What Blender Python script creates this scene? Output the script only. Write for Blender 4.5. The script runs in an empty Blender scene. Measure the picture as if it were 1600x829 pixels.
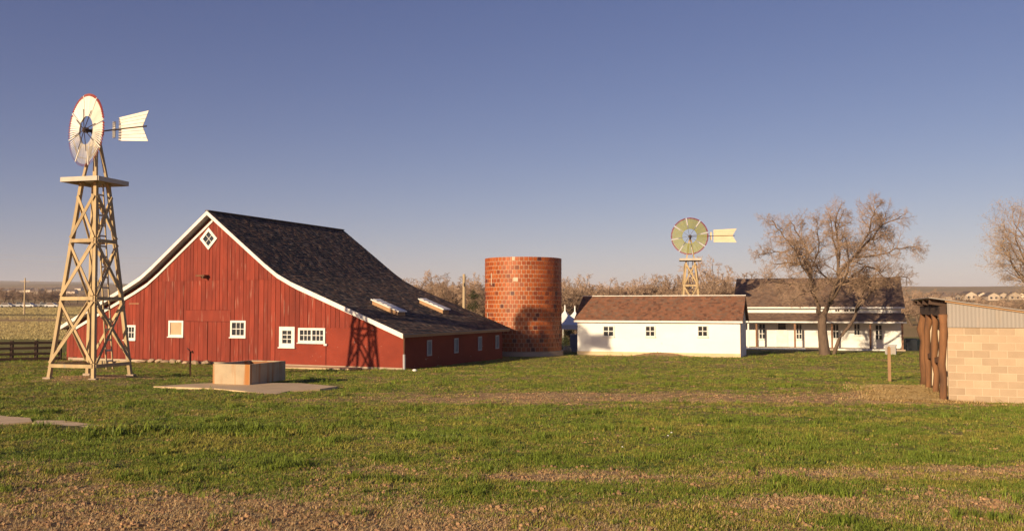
import bpy, math, random
from mathutils import Vector, Matrix, noise

R = math.radians
rng = random.Random(11)
sc = bpy.context.scene
COL = sc.collection

# ------------------------------------------------------------------ camera, sky, sun, exposure
HAZE = 0.00014
F, CX, HY, EYE = 1350.0, 800.0, 480.0, 3.0          # focal length and horizon of the 1600 px photograph, eye height
cam_d = bpy.data.cameras.new('camera')
cam_d.sensor_width = 36.0
cam_d.lens = F / 1600.0 * 36.0
PITCH = math.atan((HY - 414.5) / F)                     # tilted slightly up, principal point in the middle of the frame
cam_d.clip_start, cam_d.clip_end = 0.1, 30000.0
cam = bpy.data.objects.new('camera', cam_d)
cam.location = (0, 0, EYE)
cam.rotation_euler = (R(90) + PITCH, 0, 0)
COL.objects.link(cam)
sc.camera = cam

SUN_EL = R(15.0)
LX, LY = 0.60, 0.80                                   # direction the light travels over the ground
ln = math.hypot(LX, LY); LX /= ln; LY /= ln
world = bpy.data.worlds.new('World')
sc.world = world
world.use_nodes = True
wn = world.node_tree
wn.nodes.clear()
w_out = wn.nodes.new('ShaderNodeOutputWorld')
w_bg = wn.nodes.new('ShaderNodeBackground')
w_sky = wn.nodes.new('ShaderNodeTexSky')
w_sky.sky_type = 'NISHITA'
w_sky.sun_disc = False
w_sky.sun_elevation = SUN_EL
w_sky.sun_rotation = math.atan2(-LX, -LY)
w_sky.altitude = 1600.0
w_sky.air_density = 0.9
w_sky.dust_density = 1.0
w_sky.ozone_density = 2.5
w_bg.inputs['Strength'].default_value = 0.05
w_sep = wn.nodes.new('ShaderNodeSeparateColor'); w_com = wn.nodes.new('ShaderNodeCombineColor')
wn.links.new(w_sky.outputs['Color'], w_sep.inputs['Color'])
for i_, (pw, gain) in enumerate(((1.23, 1.06), (1.12, .865), (.82, 1.52))):      # the camera's tone: pinkish grey towards the horizon, navy above
    mp_ = wn.nodes.new('ShaderNodeMath'); mp_.operation = 'POWER'; mp_.inputs[1].default_value = pw
    mg_ = wn.nodes.new('ShaderNodeMath'); mg_.operation = 'MULTIPLY'; mg_.inputs[1].default_value = gain
    wn.links.new(w_sep.outputs[i_], mp_.inputs[0]); wn.links.new(mp_.outputs[0], mg_.inputs[0]); wn.links.new(mg_.outputs[0], w_com.inputs[i_])
wn.links.new(w_com.outputs['Color'], w_bg.inputs['Color'])
wn.links.new(w_bg.outputs['Background'], w_out.inputs['Surface'])

sun_d = bpy.data.lights.new('sun', 'SUN')
sun_d.energy = 5.0
sun_d.angle = R(0.6)
sun_d.color = (1.0, 0.78, 0.50)
sun = bpy.data.objects.new('sun', sun_d)
sd = Vector((LX * math.cos(SUN_EL), LY * math.cos(SUN_EL), -math.sin(SUN_EL)))
sun.rotation_euler = sd.to_track_quat('-Z', 'Y').to_euler()
sun.location = (-30, -40, 30)
COL.objects.link(sun)

sc.view_settings.view_transform = 'Standard'
sc.view_settings.look = 'None'
sc.view_settings.exposure = 0.5
sc.view_settings.gamma = 1.0
sc.view_settings.use_curve_mapping = False
sc.render.engine = 'CYCLES'
sc.cycles.max_bounces = 5
sc.cycles.volume_bounces = 1
sc.cycles.use_denoising = True

# ------------------------------------------------------------------ helpers
def pixel_ray(px, py):
    u, v = (px - CX) / F, -(py - 414.5) / F
    return Vector((u, math.cos(PITCH) - math.sin(PITCH) * v, math.sin(PITCH) + math.cos(PITCH) * v))

def at(px, py, D):
    """the point at depth D that the photograph shows at a pixel"""
    d = pixel_ray(px, py)
    return Vector((0, 0, EYE)) + d * (D / d.y)

def ray_plane(px, py, p0, n):
    d = pixel_ray(px, py)
    o = Vector((0, 0, EYE))
    t = (Vector(p0) - o).dot(Vector(n)) / d.dot(Vector(n))
    return o + d * t

class MB:
    def __init__(s):
        s.v, s.f, s.m = [], [], []
    def add(s, vs, fs, mi=0):
        b = len(s.v)
        s.v.extend([tuple(q) for q in vs])
        for f in fs:
            s.f.append(tuple(b + i for i in f)); s.m.append(mi)
        return s
    HEX = [(0, 3, 2, 1), (4, 5, 6, 7), (0, 1, 5, 4), (1, 2, 6, 5), (2, 3, 7, 6), (3, 0, 4, 7)]
    def hexa(s, vs, mi=0):
        return s.add(vs, MB.HEX, mi)
    def box(s, x0, x1, y0, y1, z0, z1, mi=0):
        return s.hexa([(x0, y0, z0), (x1, y0, z0), (x1, y1, z0), (x0, y1, z0),
                       (x0, y0, z1), (x1, y0, z1), (x1, y1, z1), (x0, y1, z1)], mi)
    def beam(s, a, b, w, t, side=None, mi=0):
        """rectangular bar from a to b; w measured along side, t across it"""
        a, b = Vector(a), Vector(b)
        d = (b - a).normalized()
        sd_ = Vector(side) if side is not None else (Vector((0, 0, 1)) if abs(d.z) < .9 else Vector((1, 0, 0)))
        sd_ = (sd_ - d * sd_.dot(d)).normalized()
        up = d.cross(sd_)
        vs = []
        for p in (a, b):
            for q, r in ((-1, -1), (1, -1), (1, 1), (-1, 1)):
                vs.append(p + sd_ * (w / 2 * q) + up * (t / 2 * r))
        return s.hexa([vs[0], vs[1], vs[2], vs[3], vs[4], vs[5], vs[6], vs[7]], mi)
    def tube(s, pts, rad, n=6, mi=0, cap=True):
        pts = [Vector(p) for p in pts]
        b = len(s.v)
        k = len(pts)
        for i, p in enumerate(pts):
            d = (pts[min(i + 1, k - 1)] - pts[max(i - 1, 0)])
            d = d.normalized() if d.length > 1e-9 else Vector((0, 0, 1))
            ref = Vector((0, 0, 1)) if abs(d.z) < .85 else Vector((1, 0, 0))
            u = d.cross(ref).normalized(); w = d.cross(u)
            r = rad[i] if hasattr(rad, '__len__') else rad
            for j in range(n):
                a = 2 * math.pi * j / n
                q = p + (u * math.cos(a) + w * math.sin(a)) * r
                s.v.append((q.x, q.y, q.z))
        for i in range(k - 1):
            for j in range(n):
                j2 = (j + 1) % n
                s.f.append((b + i * n + j, b + i * n + j2, b + (i + 1) * n + j2, b + (i + 1) * n + j)); s.m.append(mi)
        if cap:
            s.f.append(tuple(b + j for j in range(n))[::-1]); s.m.append(mi)
            s.f.append(tuple(b + (k - 1) * n + j for j in range(n))); s.m.append(mi)
        return s
    def extrude(s, poly, f0, f1, mi=0):
        """poly: 2-D points; f0, f1 map a 2-D point to the two end caps"""
        n = len(poly)
        vs = [f0(*q) for q in poly] + [f1(*q) for q in poly]
        fs = [tuple(range(n))[::-1], tuple(range(n, 2 * n))]
        fs += [(i, (i + 1) % n, n + (i + 1) % n, n + i) for i in range(n)]
        return s.add(vs, fs, mi)
    def mesh(s, name, mats):
        me = bpy.data.meshes.new(name)
        me.from_pydata(s.v, [], s.f)
        for m in (mats if isinstance(mats, (list, tuple)) else [mats]):
            me.materials.append(m)
        if any(s.m):
            me.polygons.foreach_set('material_index', s.m)
        me.update()
        return me
    def build(s, name, mats, parent=None, smooth=False):
        me = s.mesh(name, mats)
        if smooth:
            me.polygons.foreach_set('use_smooth', [True] * len(me.polygons))
        return link(name, me, parent)

def link(name, data, parent=None):
    o = bpy.data.objects.new(name, data)
    COL.objects.link(o)
    if parent is not None:
        o.parent = parent
    return o

def tag(o, label=None, cat=None, group=None, kind=None):
    if label: o['label'] = label
    if cat: o['category'] = cat
    if group: o['group'] = group
    if kind: o['kind'] = kind
    return o

def thing(name, label, cat, loc=(0, 0, 0), rz=0.0, group=None):
    o = link(name, None)
    o.location = loc
    o.rotation_euler = (0, 0, rz)
    return tag(o, label, cat, group)

def copy_tree(o, parent=None):
    c = o.copy()
    COL.objects.link(c)
    c.parent = parent
    for ch in o.children:
        copy_tree(ch, c)
    return c

ORD = ['first', 'second', 'third', 'fourth', 'fifth', 'sixth', 'seventh', 'eighth', 'ninth', 'tenth', 'eleventh', 'twelfth',
       'thirteenth', 'fourteenth', 'fifteenth', 'sixteenth', 'seventeenth', 'eighteenth', 'nineteenth', 'twentieth']
ORD += ['twenty-' + q for q in ORD[:9]] + ['thirtieth'] + ['thirty-' + q for q in ORD[:9]] + ['fortieth'] + ['forty-' + q for q in ORD[:9]] + ['fiftieth']

# ------------------------------------------------------------------ materials
MATS = {}
def pmat(name, c1, c2=None, rough=.85, scale=(2, 2, 2), lo=.35, hi=.65, rand=.12, bump=.15, bscale=(30, 30, 30), c3=None, s3=(6, 6, 6), t3=(.6, .72), metallic=0.0, spec=.3, detail=6, bdist=.02):
    """two-tone noise, an optional worn third tone with its own shapes, a shift of value for each object, fine relief"""
    m = bpy.data.materials.new(name)
    m.use_nodes = True
    nt = m.node_tree
    N, L = nt.nodes, nt.links
    bs = N['Principled BSDF']
    bs.inputs['Roughness'].default_value = rough
    bs.inputs['Metallic'].default_value = metallic
    bs.inputs['Specular IOR Level'].default_value = spec
    tc = N.new('ShaderNodeTexCoord')
    oi = N.new('ShaderNodeObjectInfo')
    def noise_at(sc3, det=detail):
        mp = N.new('ShaderNodeMapping'); mp.inputs['Scale'].default_value = sc3
        L.new(tc.outputs['Object'], mp.inputs['Vector'])
        n = N.new('ShaderNodeTexNoise'); n.noise_dimensions = '4D'; n.inputs['Scale'].default_value = 1.0; n.inputs['Detail'].default_value = det
        L.new(mp.outputs['Vector'], n.inputs['Vector'])
        mu = N.new('ShaderNodeMath'); mu.operation = 'MULTIPLY'; mu.inputs[1].default_value = 7.0
        L.new(oi.outputs['Random'], mu.inputs[0]); L.new(mu.outputs[0], n.inputs['W'])
        return n.outputs['Fac']
    def step(src, a, b):
        r = N.new('ShaderNodeMapRange'); r.inputs['From Min'].default_value = a; r.inputs['From Max'].default_value = b
        L.new(src, r.inputs['Value']); return r.outputs['Result']
    def mix(fac, a, b):
        x = N.new('ShaderNodeMix'); x.data_type = 'RGBA'
        L.new(fac, x.inputs[0])
        for i, q in ((6, a), (7, b)):
            if isinstance(q, tuple): x.inputs[i].default_value = q + (1,) if len(q) == 3 else q
            else: L.new(q, x.inputs[i])
        return x.outputs[2]
    c2 = c2 or tuple(q * .75 for q in c1)
    col = mix(step(noise_at(scale), lo, hi), c1, c2)
    if c3:
        col = mix(step(noise_at(s3), *t3), col, c3)
    if rand:
        hs = N.new('ShaderNodeHueSaturation')
        r = N.new('ShaderNodeMapRange'); r.inputs['To Min'].default_value = 1 - rand; r.inputs['To Max'].default_value = 1 + rand
        L.new(oi.outputs['Random'], r.inputs['Value']); L.new(r.outputs['Result'], hs.inputs['Value'])
        L.new(col, hs.inputs['Color']); col = hs.outputs['Color']
    L.new(col, bs.inputs['Base Color'])
    if bump:
        b = N.new('ShaderNodeBump'); b.inputs['Strength'].default_value = bump; b.inputs['Distance'].default_value = bdist
        L.new(noise_at(bscale, 4), b.inputs['Height']); L.new(b.outputs['Normal'], bs.inputs['Normal'])
    MATS[name] = m
    return m

M_RED = pmat('barn_red_board', (.25, .039, .020), (.17, .026, .015), rough=.8, scale=(1.6, 1.6, .6), rand=.14, bump=.5, bscale=(60, 60, 4), c3=(.33, .17, .125), s3=(10, 10, 1.0), t3=(.60, .78), bdist=.01)
M_REDM = pmat('red_painted_masonry', (.235, .037, .019), (.18, .028, .015), rough=.85, scale=(.8, .8, 1.2), rand=.05, bump=.6, bscale=(9, 9, 14), c3=(.40, .26, .21), s3=(4, 4, 7), t3=(.67, .74), bdist=.03)
M_REDCORE = pmat('red_wall_core', (.12, .018, .012), rand=0)
M_WHITE = pmat('white_paint_trim', (.78, .76, .72), (.66, .64, .60), rough=.6, scale=(3, 3, 3), rand=.05, bump=.1)
M_SOFFIT = pmat('soffit_grey', (.44, .43, .44), (.36, .35, .36), rand=0)
M_GLASS = pmat('window_pane_glass', (.022, .026, .034), (.035, .038, .045), rough=.08, spec=.5, rand=.3, bump=0)
M_BOARDPANE = pmat('tan_boarded_pane', (.55, .38, .24), (.46, .30, .18), rand=.1)
M_DARKIN = pmat('dark_interior', (.02, .017, .015), rand=0, bump=0)
M_SH = [pmat('barn_shingle_%s' % n, c, c2, scale=(3, 3, 3), rand=0, bump=.3, bscale=(40, 8, 40)) for n, c, c2 in (
    ('dark', (.085, .056, .045), (.060, .043, .037)), ('brown', (.145, .083, .057), (.10, .062, .046)), ('black', (.036, .031, .034), (.027, .024, .027)), ('worn', (.18, .13, .10), (.12, .09, .07)))]
M_SH2 = [pmat('wood_shingle_%s' % n, c, c2, scale=(3, 3, 3), rand=0, bump=.3, bscale=(8, 40, 40)) for n, c, c2 in (
    ('brown', (.25, .115, .066), (.195, .09, .054)), ('reddish', (.29, .135, .078), (.225, .105, .064)), ('greyed', (.23, .135, .09), (.175, .10, .068)), ('dark', (.165, .08, .05), (.125, .062, .042)))]
M_SH3 = [pmat('grey_shingle_%s' % n, c, c2, scale=(3, 3, 3), rand=0, bump=.3, bscale=(8, 40, 40)) for n, c, c2 in (
    ('tan', (.23, .145, .098), (.19, .12, .082)), ('grey', (.20, .135, .10), (.16, .11, .082)), ('dark', (.16, .10, .072), (.13, .085, .062)), ('pale', (.26, .17, .118), (.22, .145, .10)))]
TILE_C = [(.37, .092, .023), (.34, .080, .021), (.40, .108, .030), (.30, .066, .019), (.355, .086, .021), (.21, .048, .018), (.10, .030, .024), (.28, .082, .038)]
M_TILE = [pmat('glazed_tile_%s' % n, c, tuple(q * .8 for q in c), rough=.5, scale=(5, 5, 5), rand=.1, bump=.15, bscale=(20, 20, 20), spec=.3) for n, c in zip(('orange', 'red', 'light', 'deep', 'warm', 'brown', 'burnt', 'dusty'), TILE_C)]
M_TILEPALE = pmat('pale_patch_tile', (.62, .52, .40), (.5, .4, .3))
M_MORTAR = pmat('silo_mortar', (.60, .40, .27), (.50, .32, .21), rand=0)
M_CONC = pmat('weathered_concrete', (.44, .34, .25), (.36, .275, .205), scale=(1.5, 1.5, 1.5), rand=.06, bump=.4, bscale=(25, 25, 25), c3=(.27, .21, .16), s3=(3, 3, 3), t3=(.62, .75))
M_SLAB = pmat('pale_worn_concrete', (.66, .48, .29), (.56, .41, .25), scale=(1.5, 1.5, 1.5), rand=.04, bump=.3, bscale=(25, 25, 25))
M_TROUGH = pmat('rust_streaked_concrete', (.46, .36, .24), (.38, .295, .20), scale=(2, 2, 2), rand=0, bump=.4, bscale=(25, 25, 25), c3=(.36, .15, .045), s3=(3.3, 3.3, .22), t3=(.53, .64))
M_RUSTIN = pmat('rusty_inner_face', (.30, .13, .055), (.22, .10, .05), rand=0)
M_STUCCO = pmat('white_stucco', (.82, .81, .78), (.78, .76, .72), rough=.9, scale=(.8, .8, 1.6), rand=0, bump=.35, bscale=(12, 12, 16), c3=(.66, .54, .38), s3=(2.2, 2.2, 2.6), t3=(.68, .80))
M_STUCCOB = pmat('ochre_stained_plinth', (.66, .50, .30), (.55, .42, .26), rand=0)
M_HWALL = pmat('white_clapboard', (.80, .79, .76), (.75, .73, .69), rand=.03, scale=(1, 1, 3), bump=.3, bscale=(1, 1, 40))
M_POSTW = pmat('porch_post_brown', (.26, .14, .08), (.20, .10, .06))
M_TOWER = pmat('tower_timber', (.50, .365, .20), (.37, .27, .15), rough=.75, scale=(4, 4, 1), rand=.12, bump=.3, bscale=(40, 40, 4), c3=(.34, .30, .22), s3=(7, 7, 2), t3=(.58, .7))
M_PLAT = pmat('platform_pale_timber', (.56, .50, .43), (.47, .42, .36), rand=.08, scale=(3, 3, 3))
M_BLADEW = pmat('white_wheel_blade', (.76, .72, .66), (.66, .62, .56), rough=.6, rand=.10, bump=0)
M_BLADEG = pmat('olive_wheel_blade', (.31, .315, .12), (.265, .27, .10), rough=.6, rand=.08, bump=0)
M_TIPRED = pmat('red_blade_tip', (.26, .035, .03), (.20, .03, .028), rough=.6, rand=.1, bump=0)
M_VANE = pmat('white_vane_slat', (.80, .75, .66), (.70, .64, .54), rough=.6, rand=.06, bump=0, c3=(.58, .46, .30), s3=(3, 3, 20), t3=(.64, .74))
M_VANEC = pmat('cream_vane_slat', (.72, .58, .36), (.62, .49, .30), rough=.6, rand=.06, bump=0)
M_IRON = pmat('dark_iron', (.05, .035, .035), (.07, .045, .035), rough=.6, rand=.1, metallic=.2)
M_RUST = pmat('rusty_iron', (.15, .065, .035), (.10, .045, .03), rough=.8)
M_FENCE = pmat('dark_stained_fence', (.040, .022, .017), (.055, .03, .02), rand=.2)
M_POST = pmat('weathered_post', (.25, .115, .05), (.11, .055, .03), scale=(6, 6, 1), rand=.15, bump=.6, bscale=(30, 30, 3))
M_STAKE = pmat('stake_wood', (.42, .25, .13), (.34, .20, .11), rand=0)
M_BLOCK = pmat('concrete_block', (.47, .345, .235), (.40, .29, .195), rough=.95, scale=(2, 2, 2), rand=.13, bump=.5, bscale=(30, 30, 30), c3=(.60, .48, .34), s3=(2.5, 2.5, 3), t3=(.62, .72), bdist=.01)
M_BLKMORT = pmat('block_mortar', (.60, .47, .34), (.54, .42, .30), rand=0)
M_METAL = pmat('galvanised_sheet', (.33, .29, .26), (.28, .25, .225), rough=.6, scale=(1, 1, .4), rand=.03, metallic=.0, c3=(.38, .29, .21), s3=(3, 3, .8), t3=(.62, .85))
M_BEAM = pmat('dark_weathered_beam', (.07, .042, .03), (.05, .03, .022), rand=.2)
M_BARK = pmat('tree_bark', (.17, .115, .08), (.115, .078, .056), scale=(8, 8, 2), rand=.1, bump=.8, bscale=(14, 14, 4), bdist=.05)
M_TWIG = pmat('bare_twig', (.33, .225, .155), (.25, .17, .115), rand=.12, bump=0)
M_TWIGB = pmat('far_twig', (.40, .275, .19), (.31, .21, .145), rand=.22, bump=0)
M_BUD = pmat('tan_bud_leaf', (.42, .30, .185), (.34, .24, .145), rand=.1, bump=0)
M_JUN = pmat('juniper_leaf', (.055, .060, .018), (.035, .042, .014), rand=.1, bump=0)
M_CANVAS = pmat('white_canvas', (.80, .78, .76), (.74, .72, .70), rough=.8, rand=.03, bump=.1)
M_STONE = pmat('field_stone', (.42, .30, .20), (.33, .24, .17), scale=(5, 5, 5), rand=.2, bump=.6, bscale=(12, 12, 12), bdist=.04)
M_POLE = pmat('pole_wood', (.46, .35, .21), (.38, .28, .17), scale=(5, 5, .8), rand=.1)
M_BLUEGREY = pmat('blue_grey_panel', (.22, .24, .30), (.18, .19, .24), rand=.1)
M_FARROOF = pmat('far_roof', (.17, .12, .10), (.13, .10, .08), rand=.25, bump=0)
M_FARWALL = pmat('far_house_wall', (.58, .47, .36), (.50, .40, .31), rand=.3, bump=0)
M_CARP = pmat('car_paint', (.55, .54, .53), (.5, .5, .5), rough=.3, rand=.45, bump=0)
M_TYRE = pmat('tyre_rubber', (.02, .02, .02), rand=0, bump=0)
M_STRAW = pmat('straw', (.66, .47, .21), (.55, .38, .16), rand=.2, bump=0)
M_DIRT = pmat('bare_dirt', (.28, .185, .12), (.22, .14, .09), rand=0, bump=.6, bscale=(14, 14, 14), bdist=.04)
M_FIELD = pmat('field_straw', (.58, .47, .21), (.48, .39, .17), rough=.7, rand=.25, bump=0, spec=.2)
M_WEED = pmat('broad_weed_leaf', (.10, .135, .030), (.075, .105, .024), rough=.5, rand=.3, bump=0)
M_LITTER = pmat('dead_leaf', (.30, .16, .075), (.20, .10, .05), rough=.7, rand=.4, bump=0)
M_CLOD = pmat('soil_clod', (.40, .24, .125), (.30, .17, .09), scale=(20, 20, 20), rand=.3, bump=0)
M_GRASS = pmat('grass_blade', (.178, .222, .027), (.125, .175, .022), rough=.6, rand=.36, bump=0, spec=.25)
M_GRASSY = pmat('yellowing_grass_blade', (.31, .275, .055), (.24, .215, .045), rough=.6, rand=.35, bump=0, spec=.2)
M_DRY2 = pmat('russet_dry_blade', (.40, .22, .085), (.30, .16, .065), rough=.7, rand=.3, bump=0, spec=.2)
M_DRY3 = pmat('grey_dry_blade', (.48, .39, .22), (.39, .31, .18), rough=.7, rand=.3, bump=0, spec=.2)
M_DRY = pmat('dry_grass_blade', (.54, .375, .19), (.42, .285, .14), rough=.7, rand=.3, bump=0, spec=.2)

# ------------------------------------------------------------------ terrain
PROF = [(-30, 1.45), (0, 1.3), (8, 1.06), (15, .78), (23, .5), (28, .40), (34, .25), (42, 0.0), (55, -.10), (70, -.38), (84, -.30), (150, .5), (280, 2.9), (600, 9.5), (1200, 24), (2500, 54), (5000, 104), (7000, 104), (12000, 0)]
def nz(x, y, z=0.0):
    return noise.noise(Vector((x, y, z)))
def smooth(a, b, t):
    t = min(1.0, max(0.0, (t - a) / (b - a)))
    return t * t * (3 - 2 * t)
def terrain(x, y):
    d = max(y, -30)
    if y > 300: d = math.hypot(x * .6, y)
    z = PROF[-1][1]
    for (a, za), (b, zb) in zip(PROF, PROF[1:]):
        if d <= b:
            z = za + (zb - za) * (d - a) / (b - a); break
    r2 = (x + 15.5) ** 2 + (y - 31.8) ** 2
    z += .15 * math.exp(-r2 / 12)
    z += .26 * math.exp(-((x - 9.4) / 1.5) ** 2 - ((y - 55.3) / .7) ** 2)                  # dirt mound before the white shed
    z -= .24 * math.exp(-((x + 5.9) / 1.7) ** 4 - ((y - 15.6 - .25 * nz(x * 1.3, 1.0, 6)) / .26) ** 2)                  # small ditch
    if y < 110:
        k = 1.0 if y < 45 else max(0, (110 - y) / 65)
        z += k * (.05 * nz(x * .3, y * .3, 3) + .025 * nz(x * .9, y * .9, 5) + .014 * nz(x * 2.7, y * 2.7, 8))
        if y < 30: z += .020 * nz(x * 5.2, y * 6.5, 9) + .012 * nz(x * 11.0, y * 13.0, 10)
    if y > 400:
        z += min(1, (y - 400) / 800) * 9 * (nz(x * .0016, y * .0009, 1) + .5 * nz(x * .005, y * .002, 2)) * (1 if y < 5500 else .6)
        z += min(1, max(0, (y - 1200) / 3800)) * (14 * nz(x * .0006 + 3.3, 2.2, 4) + 44 * smooth(-.28, -.52, x / y))
    return z

def dryness(x, y):
    n = .50 * nz(x * .30, y * .50, 11) + .38 * nz(x * .95, y * 1.4, 12) + .30 * nz(x * 2.6, y * 3.8, 13)
    s = .17 + .80 * n
    if y < 32:
        if x < 0:
            s += .56 * smooth(-1.2, 3.4, 12.3 - (x + 7.3) * .50 - y)
        s += .34 * smooth(9.6, 7.8, y) * smooth(12, 3, x)
        tr = 10.7 + .05 * x + .35 * nz(x * .25, 4.4, 2)
        s += .72 * math.exp(-((y - tr) / .62) ** 2) * smooth(-4.5, 1.5, x) * (.85 + .7 * nz(x * .7, y * .9, 81))                      # wheel track
        tr2 = 8.6 + .04 * x + .35 * nz(x * .3, 9.4, 2)
        s += .42 * math.exp(-((y - tr2) / .60) ** 2) * smooth(-1, 3.5, x) * (.85 + .8 * nz(x * .6, y * .8, 82))
        tr3 = 24.2 + .04 * x + .8 * nz(x * .15, 6.4, 2)
        s += .78 * math.exp(-((y - tr3) / 2.3) ** 2) * smooth(-7.5, .5, x) * smooth(14.5, 9, x) * (.9 + .5 * nz(x * .4, y * .5, 83))
        s -= .20 * math.exp(-((y - 16) / 3.4) ** 2)
    else:
        s += .06
    s += .75 * math.exp(-((x + 15.5) ** 2 + (y - 31.8) ** 2) / 3.5)
    s += .5 * math.exp(-((x - 11.0) / 1.6) ** 2 - ((y - 25.0) / 2.2) ** 2)                       # trodden ground at the block shed
    s += .55 * math.exp(-((x - 14.0) / 2.6) ** 2 - ((y - 22.0) / .45) ** 2)
    s += 1.2 * math.exp(-((x - 9.0) / 3.4) ** 2 - ((y - 55.5) / .8) ** 2)
    if y > 60: s = .22 + .5 * n
    if y > 95: s = .62 + .55 * nz(x * .004, y * .045, 14)
    return min(1.0, max(0.0, s))

def axis_steps(bands, far, grow):
    """bands: (until, step) in turn, then steps that grow to the far end"""
    a = [bands[0][0]]
    for until, st in bands[1:]:
        while a[-1] < until - 1e-6: a.append(a[-1] + st)
    while a[-1] < far:
        st *= grow; a.append(a[-1] + st)
    return a
ys = axis_steps([(-12, 0), (5, .6), (17, .075), (26, .16), (40, .3)], 12000, 1.055)
xp = axis_steps([(0, 0), (11.5, .09), (24, .26)], 9000, 1.075)
xs = [-q for q in xp[:0:-1]] + xp
gm = MB()
dry_vals = []
for y in ys:
    for x in xs:
        gm.v.append((x, y, terrain(x, y)))
        dry_vals.append(dryness(x, y))
W_ = len(xs)
for j in range(len(ys) - 1):
    for i in range(W_ - 1):
        a = j * W_ + i
        gm.f.append((a, a + 1, a + 1 + W_, a + W_)); gm.m.append(0)

def ground_material():
    m = bpy.data.materials.new('meadow_ground')
    m.use_nodes = True
    nt = m.node_tree; N, L = nt.nodes, nt.links
    bs = N['Principled BSDF']; bs.inputs['Roughness'].default_value = .95; bs.inputs['Specular IOR Level'].default_value = .1
    tc = N.new('ShaderNodeTexCoord')
    at_ = N.new('ShaderNodeAttribute'); at_.attribute_name = 'dry'
    def tex(scale, det=8):
        n = N.new('ShaderNodeTexNoise'); n.inputs['Scale'].default_value = scale; n.inputs['Detail'].default_value = det
        L.new(tc.outputs['Object'], n.inputs['Vector']); return n.outputs['Fac']
    def rng_(src, a, b, c=0, d=1):
        r = N.new('ShaderNodeMapRange'); r.inputs['From Min'].default_value = a; r.inputs['From Max'].default_value = b; r.inputs['To Min'].default_value = c; r.inputs['To Max'].default_value = d
        L.new(src, r.inputs['Value']); return r.outputs['Result']
    def mix(fac, a, b):
        x = N.new('ShaderNodeMix'); x.data_type = 'RGBA'; L.new(fac, x.inputs[0])
        for i, q in ((6, a), (7, b)):
            if isinstance(q, tuple): x.inputs[i].default_value = q + (1,)
            else: L.new(q, x.inputs[i])
        return x.outputs[2]
    green = mix(rng_(tex(1.3), .35, .65), (.19, .195, .042), (.29, .24, .07))
    green = mix(rng_(tex(11), .42, .62), green, (.12, .115, .036))
    brown = mix(rng_(tex(2.1), .35, .65), (.50, .325, .165), (.39, .25, .125))
    brown = mix(rng_(tex(16), .50, .66), brown, (.22, .13, .062))
    brown = mix(rng_(tex(37), .60, .70), brown, (.58, .44, .25))
    ad = N.new('ShaderNodeMath'); ad.operation = 'ADD'
    L.new(at_.outputs['Fac'], ad.inputs[0]); L.new(rng_(tex(6), .3, .7, -.22, .22), ad.inputs[1])
    col = mix(rng_(ad.outputs[0], .22, .72), green, brown)
    L.new(col, bs.inputs['Base Color'])
    b = N.new('ShaderNodeBump'); b.inputs['Strength'].default_value = .7; b.inputs['Distance'].default_value = .05
    L.new(tex(14), b.inputs['Height']); L.new(b.outputs['Normal'], bs.inputs['Normal'])
    return m
ground = gm.build('ground', ground_material(), smooth=True)
at_ = ground.data.attributes.new('dry', 'FLOAT', 'POINT')
at_.data.foreach_set('value', dry_vals)
tag(ground, kind='structure')

def gz(x, y): return terrain(x, y)

# ------------------------------------------------------------------ shingles
def shingle_field(mb, p_of, s_len, y0, y1, row, wid, nm, thick=.016):
    """p_of(s) -> (x, z, nx, nz) along the slope, top to eave; rows run along local y"""
    n_rows = int(s_len / row) + 1
    for r in range(n_rows):
        s0 = s_len - (r + 1) * row; s1 = s_len - r * row + .03
        if s0 < 0: s0 = 0
        y = y0 - rng.random() * wid
        xa, za, nx, nzz = p_of(s0); xb, zb, mx, mz = p_of(min(s1, s_len + .03))
        while y < y1:
            w = wid * rng.uniform(.75, 1.3)
            a, b = max(y, y0), min(y + w - .006, y1)
            y += w
            if b - a < .03: continue
            l = thick * rng.uniform(.8, 1.7); j = rng.uniform(-.012, .012)
            mi = rng.choices(range(nm), weights=[5, 3, 4, .8] if nm == 4 else None)[0]
            if nm == 4 and nz(a * 1.7, s0 * .22, 61) > .12 and rng.random() < .45: mi = rng.choice((1, 1, 3))
            b0, b1 = .004, .008
            mb.hexa([(xa + nx * b0, a, za + nzz * b0), (xb + mx * b1 + j, a, zb + mz * b1), (xb + mx * b1 + j, b, zb + mz * b1), (xa + nx * b0, b, za + nzz * b0),
                     (xa + nx * (b0 + .006), a, za + nzz * (b0 + .006)), (xb + mx * (b1 + l) + j, a, zb + mz * (b1 + l)), (xb + mx * (b1 + l) + j, b, zb + mz * (b1 + l)), (xa + nx * (b0 + .006), b, za + nzz * (b0 + .006))], mi)

def poly_path(pts):
    """arc-length walk along (x, z) points, returns p_of and total length"""
    acc = [0.0]
    for a, b in zip(pts, pts[1:]): acc.append(acc[-1] + math.hypot(b[0] - a[0], b[1] - a[1]))
    def p_of(s):
        i = 0
        while i < len(pts) - 2 and s > acc[i + 1]: i += 1
        L_ = acc[i + 1] - acc[i]; t = (s - acc[i]) / L_
        (x0, z0), (x1, z1) = pts[i], pts[i + 1]
        dx, dz = (x1 - x0) / L_, (z1 - z0) / L_
        nx, nzz = -dz, dx
        if nzz < 0: nx, nzz = -nx, -nzz
        return x0 + (x1 - x0) * t, z0 + (z1 - z0) * t, nx, nzz
    return p_of, acc[-1]

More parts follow.
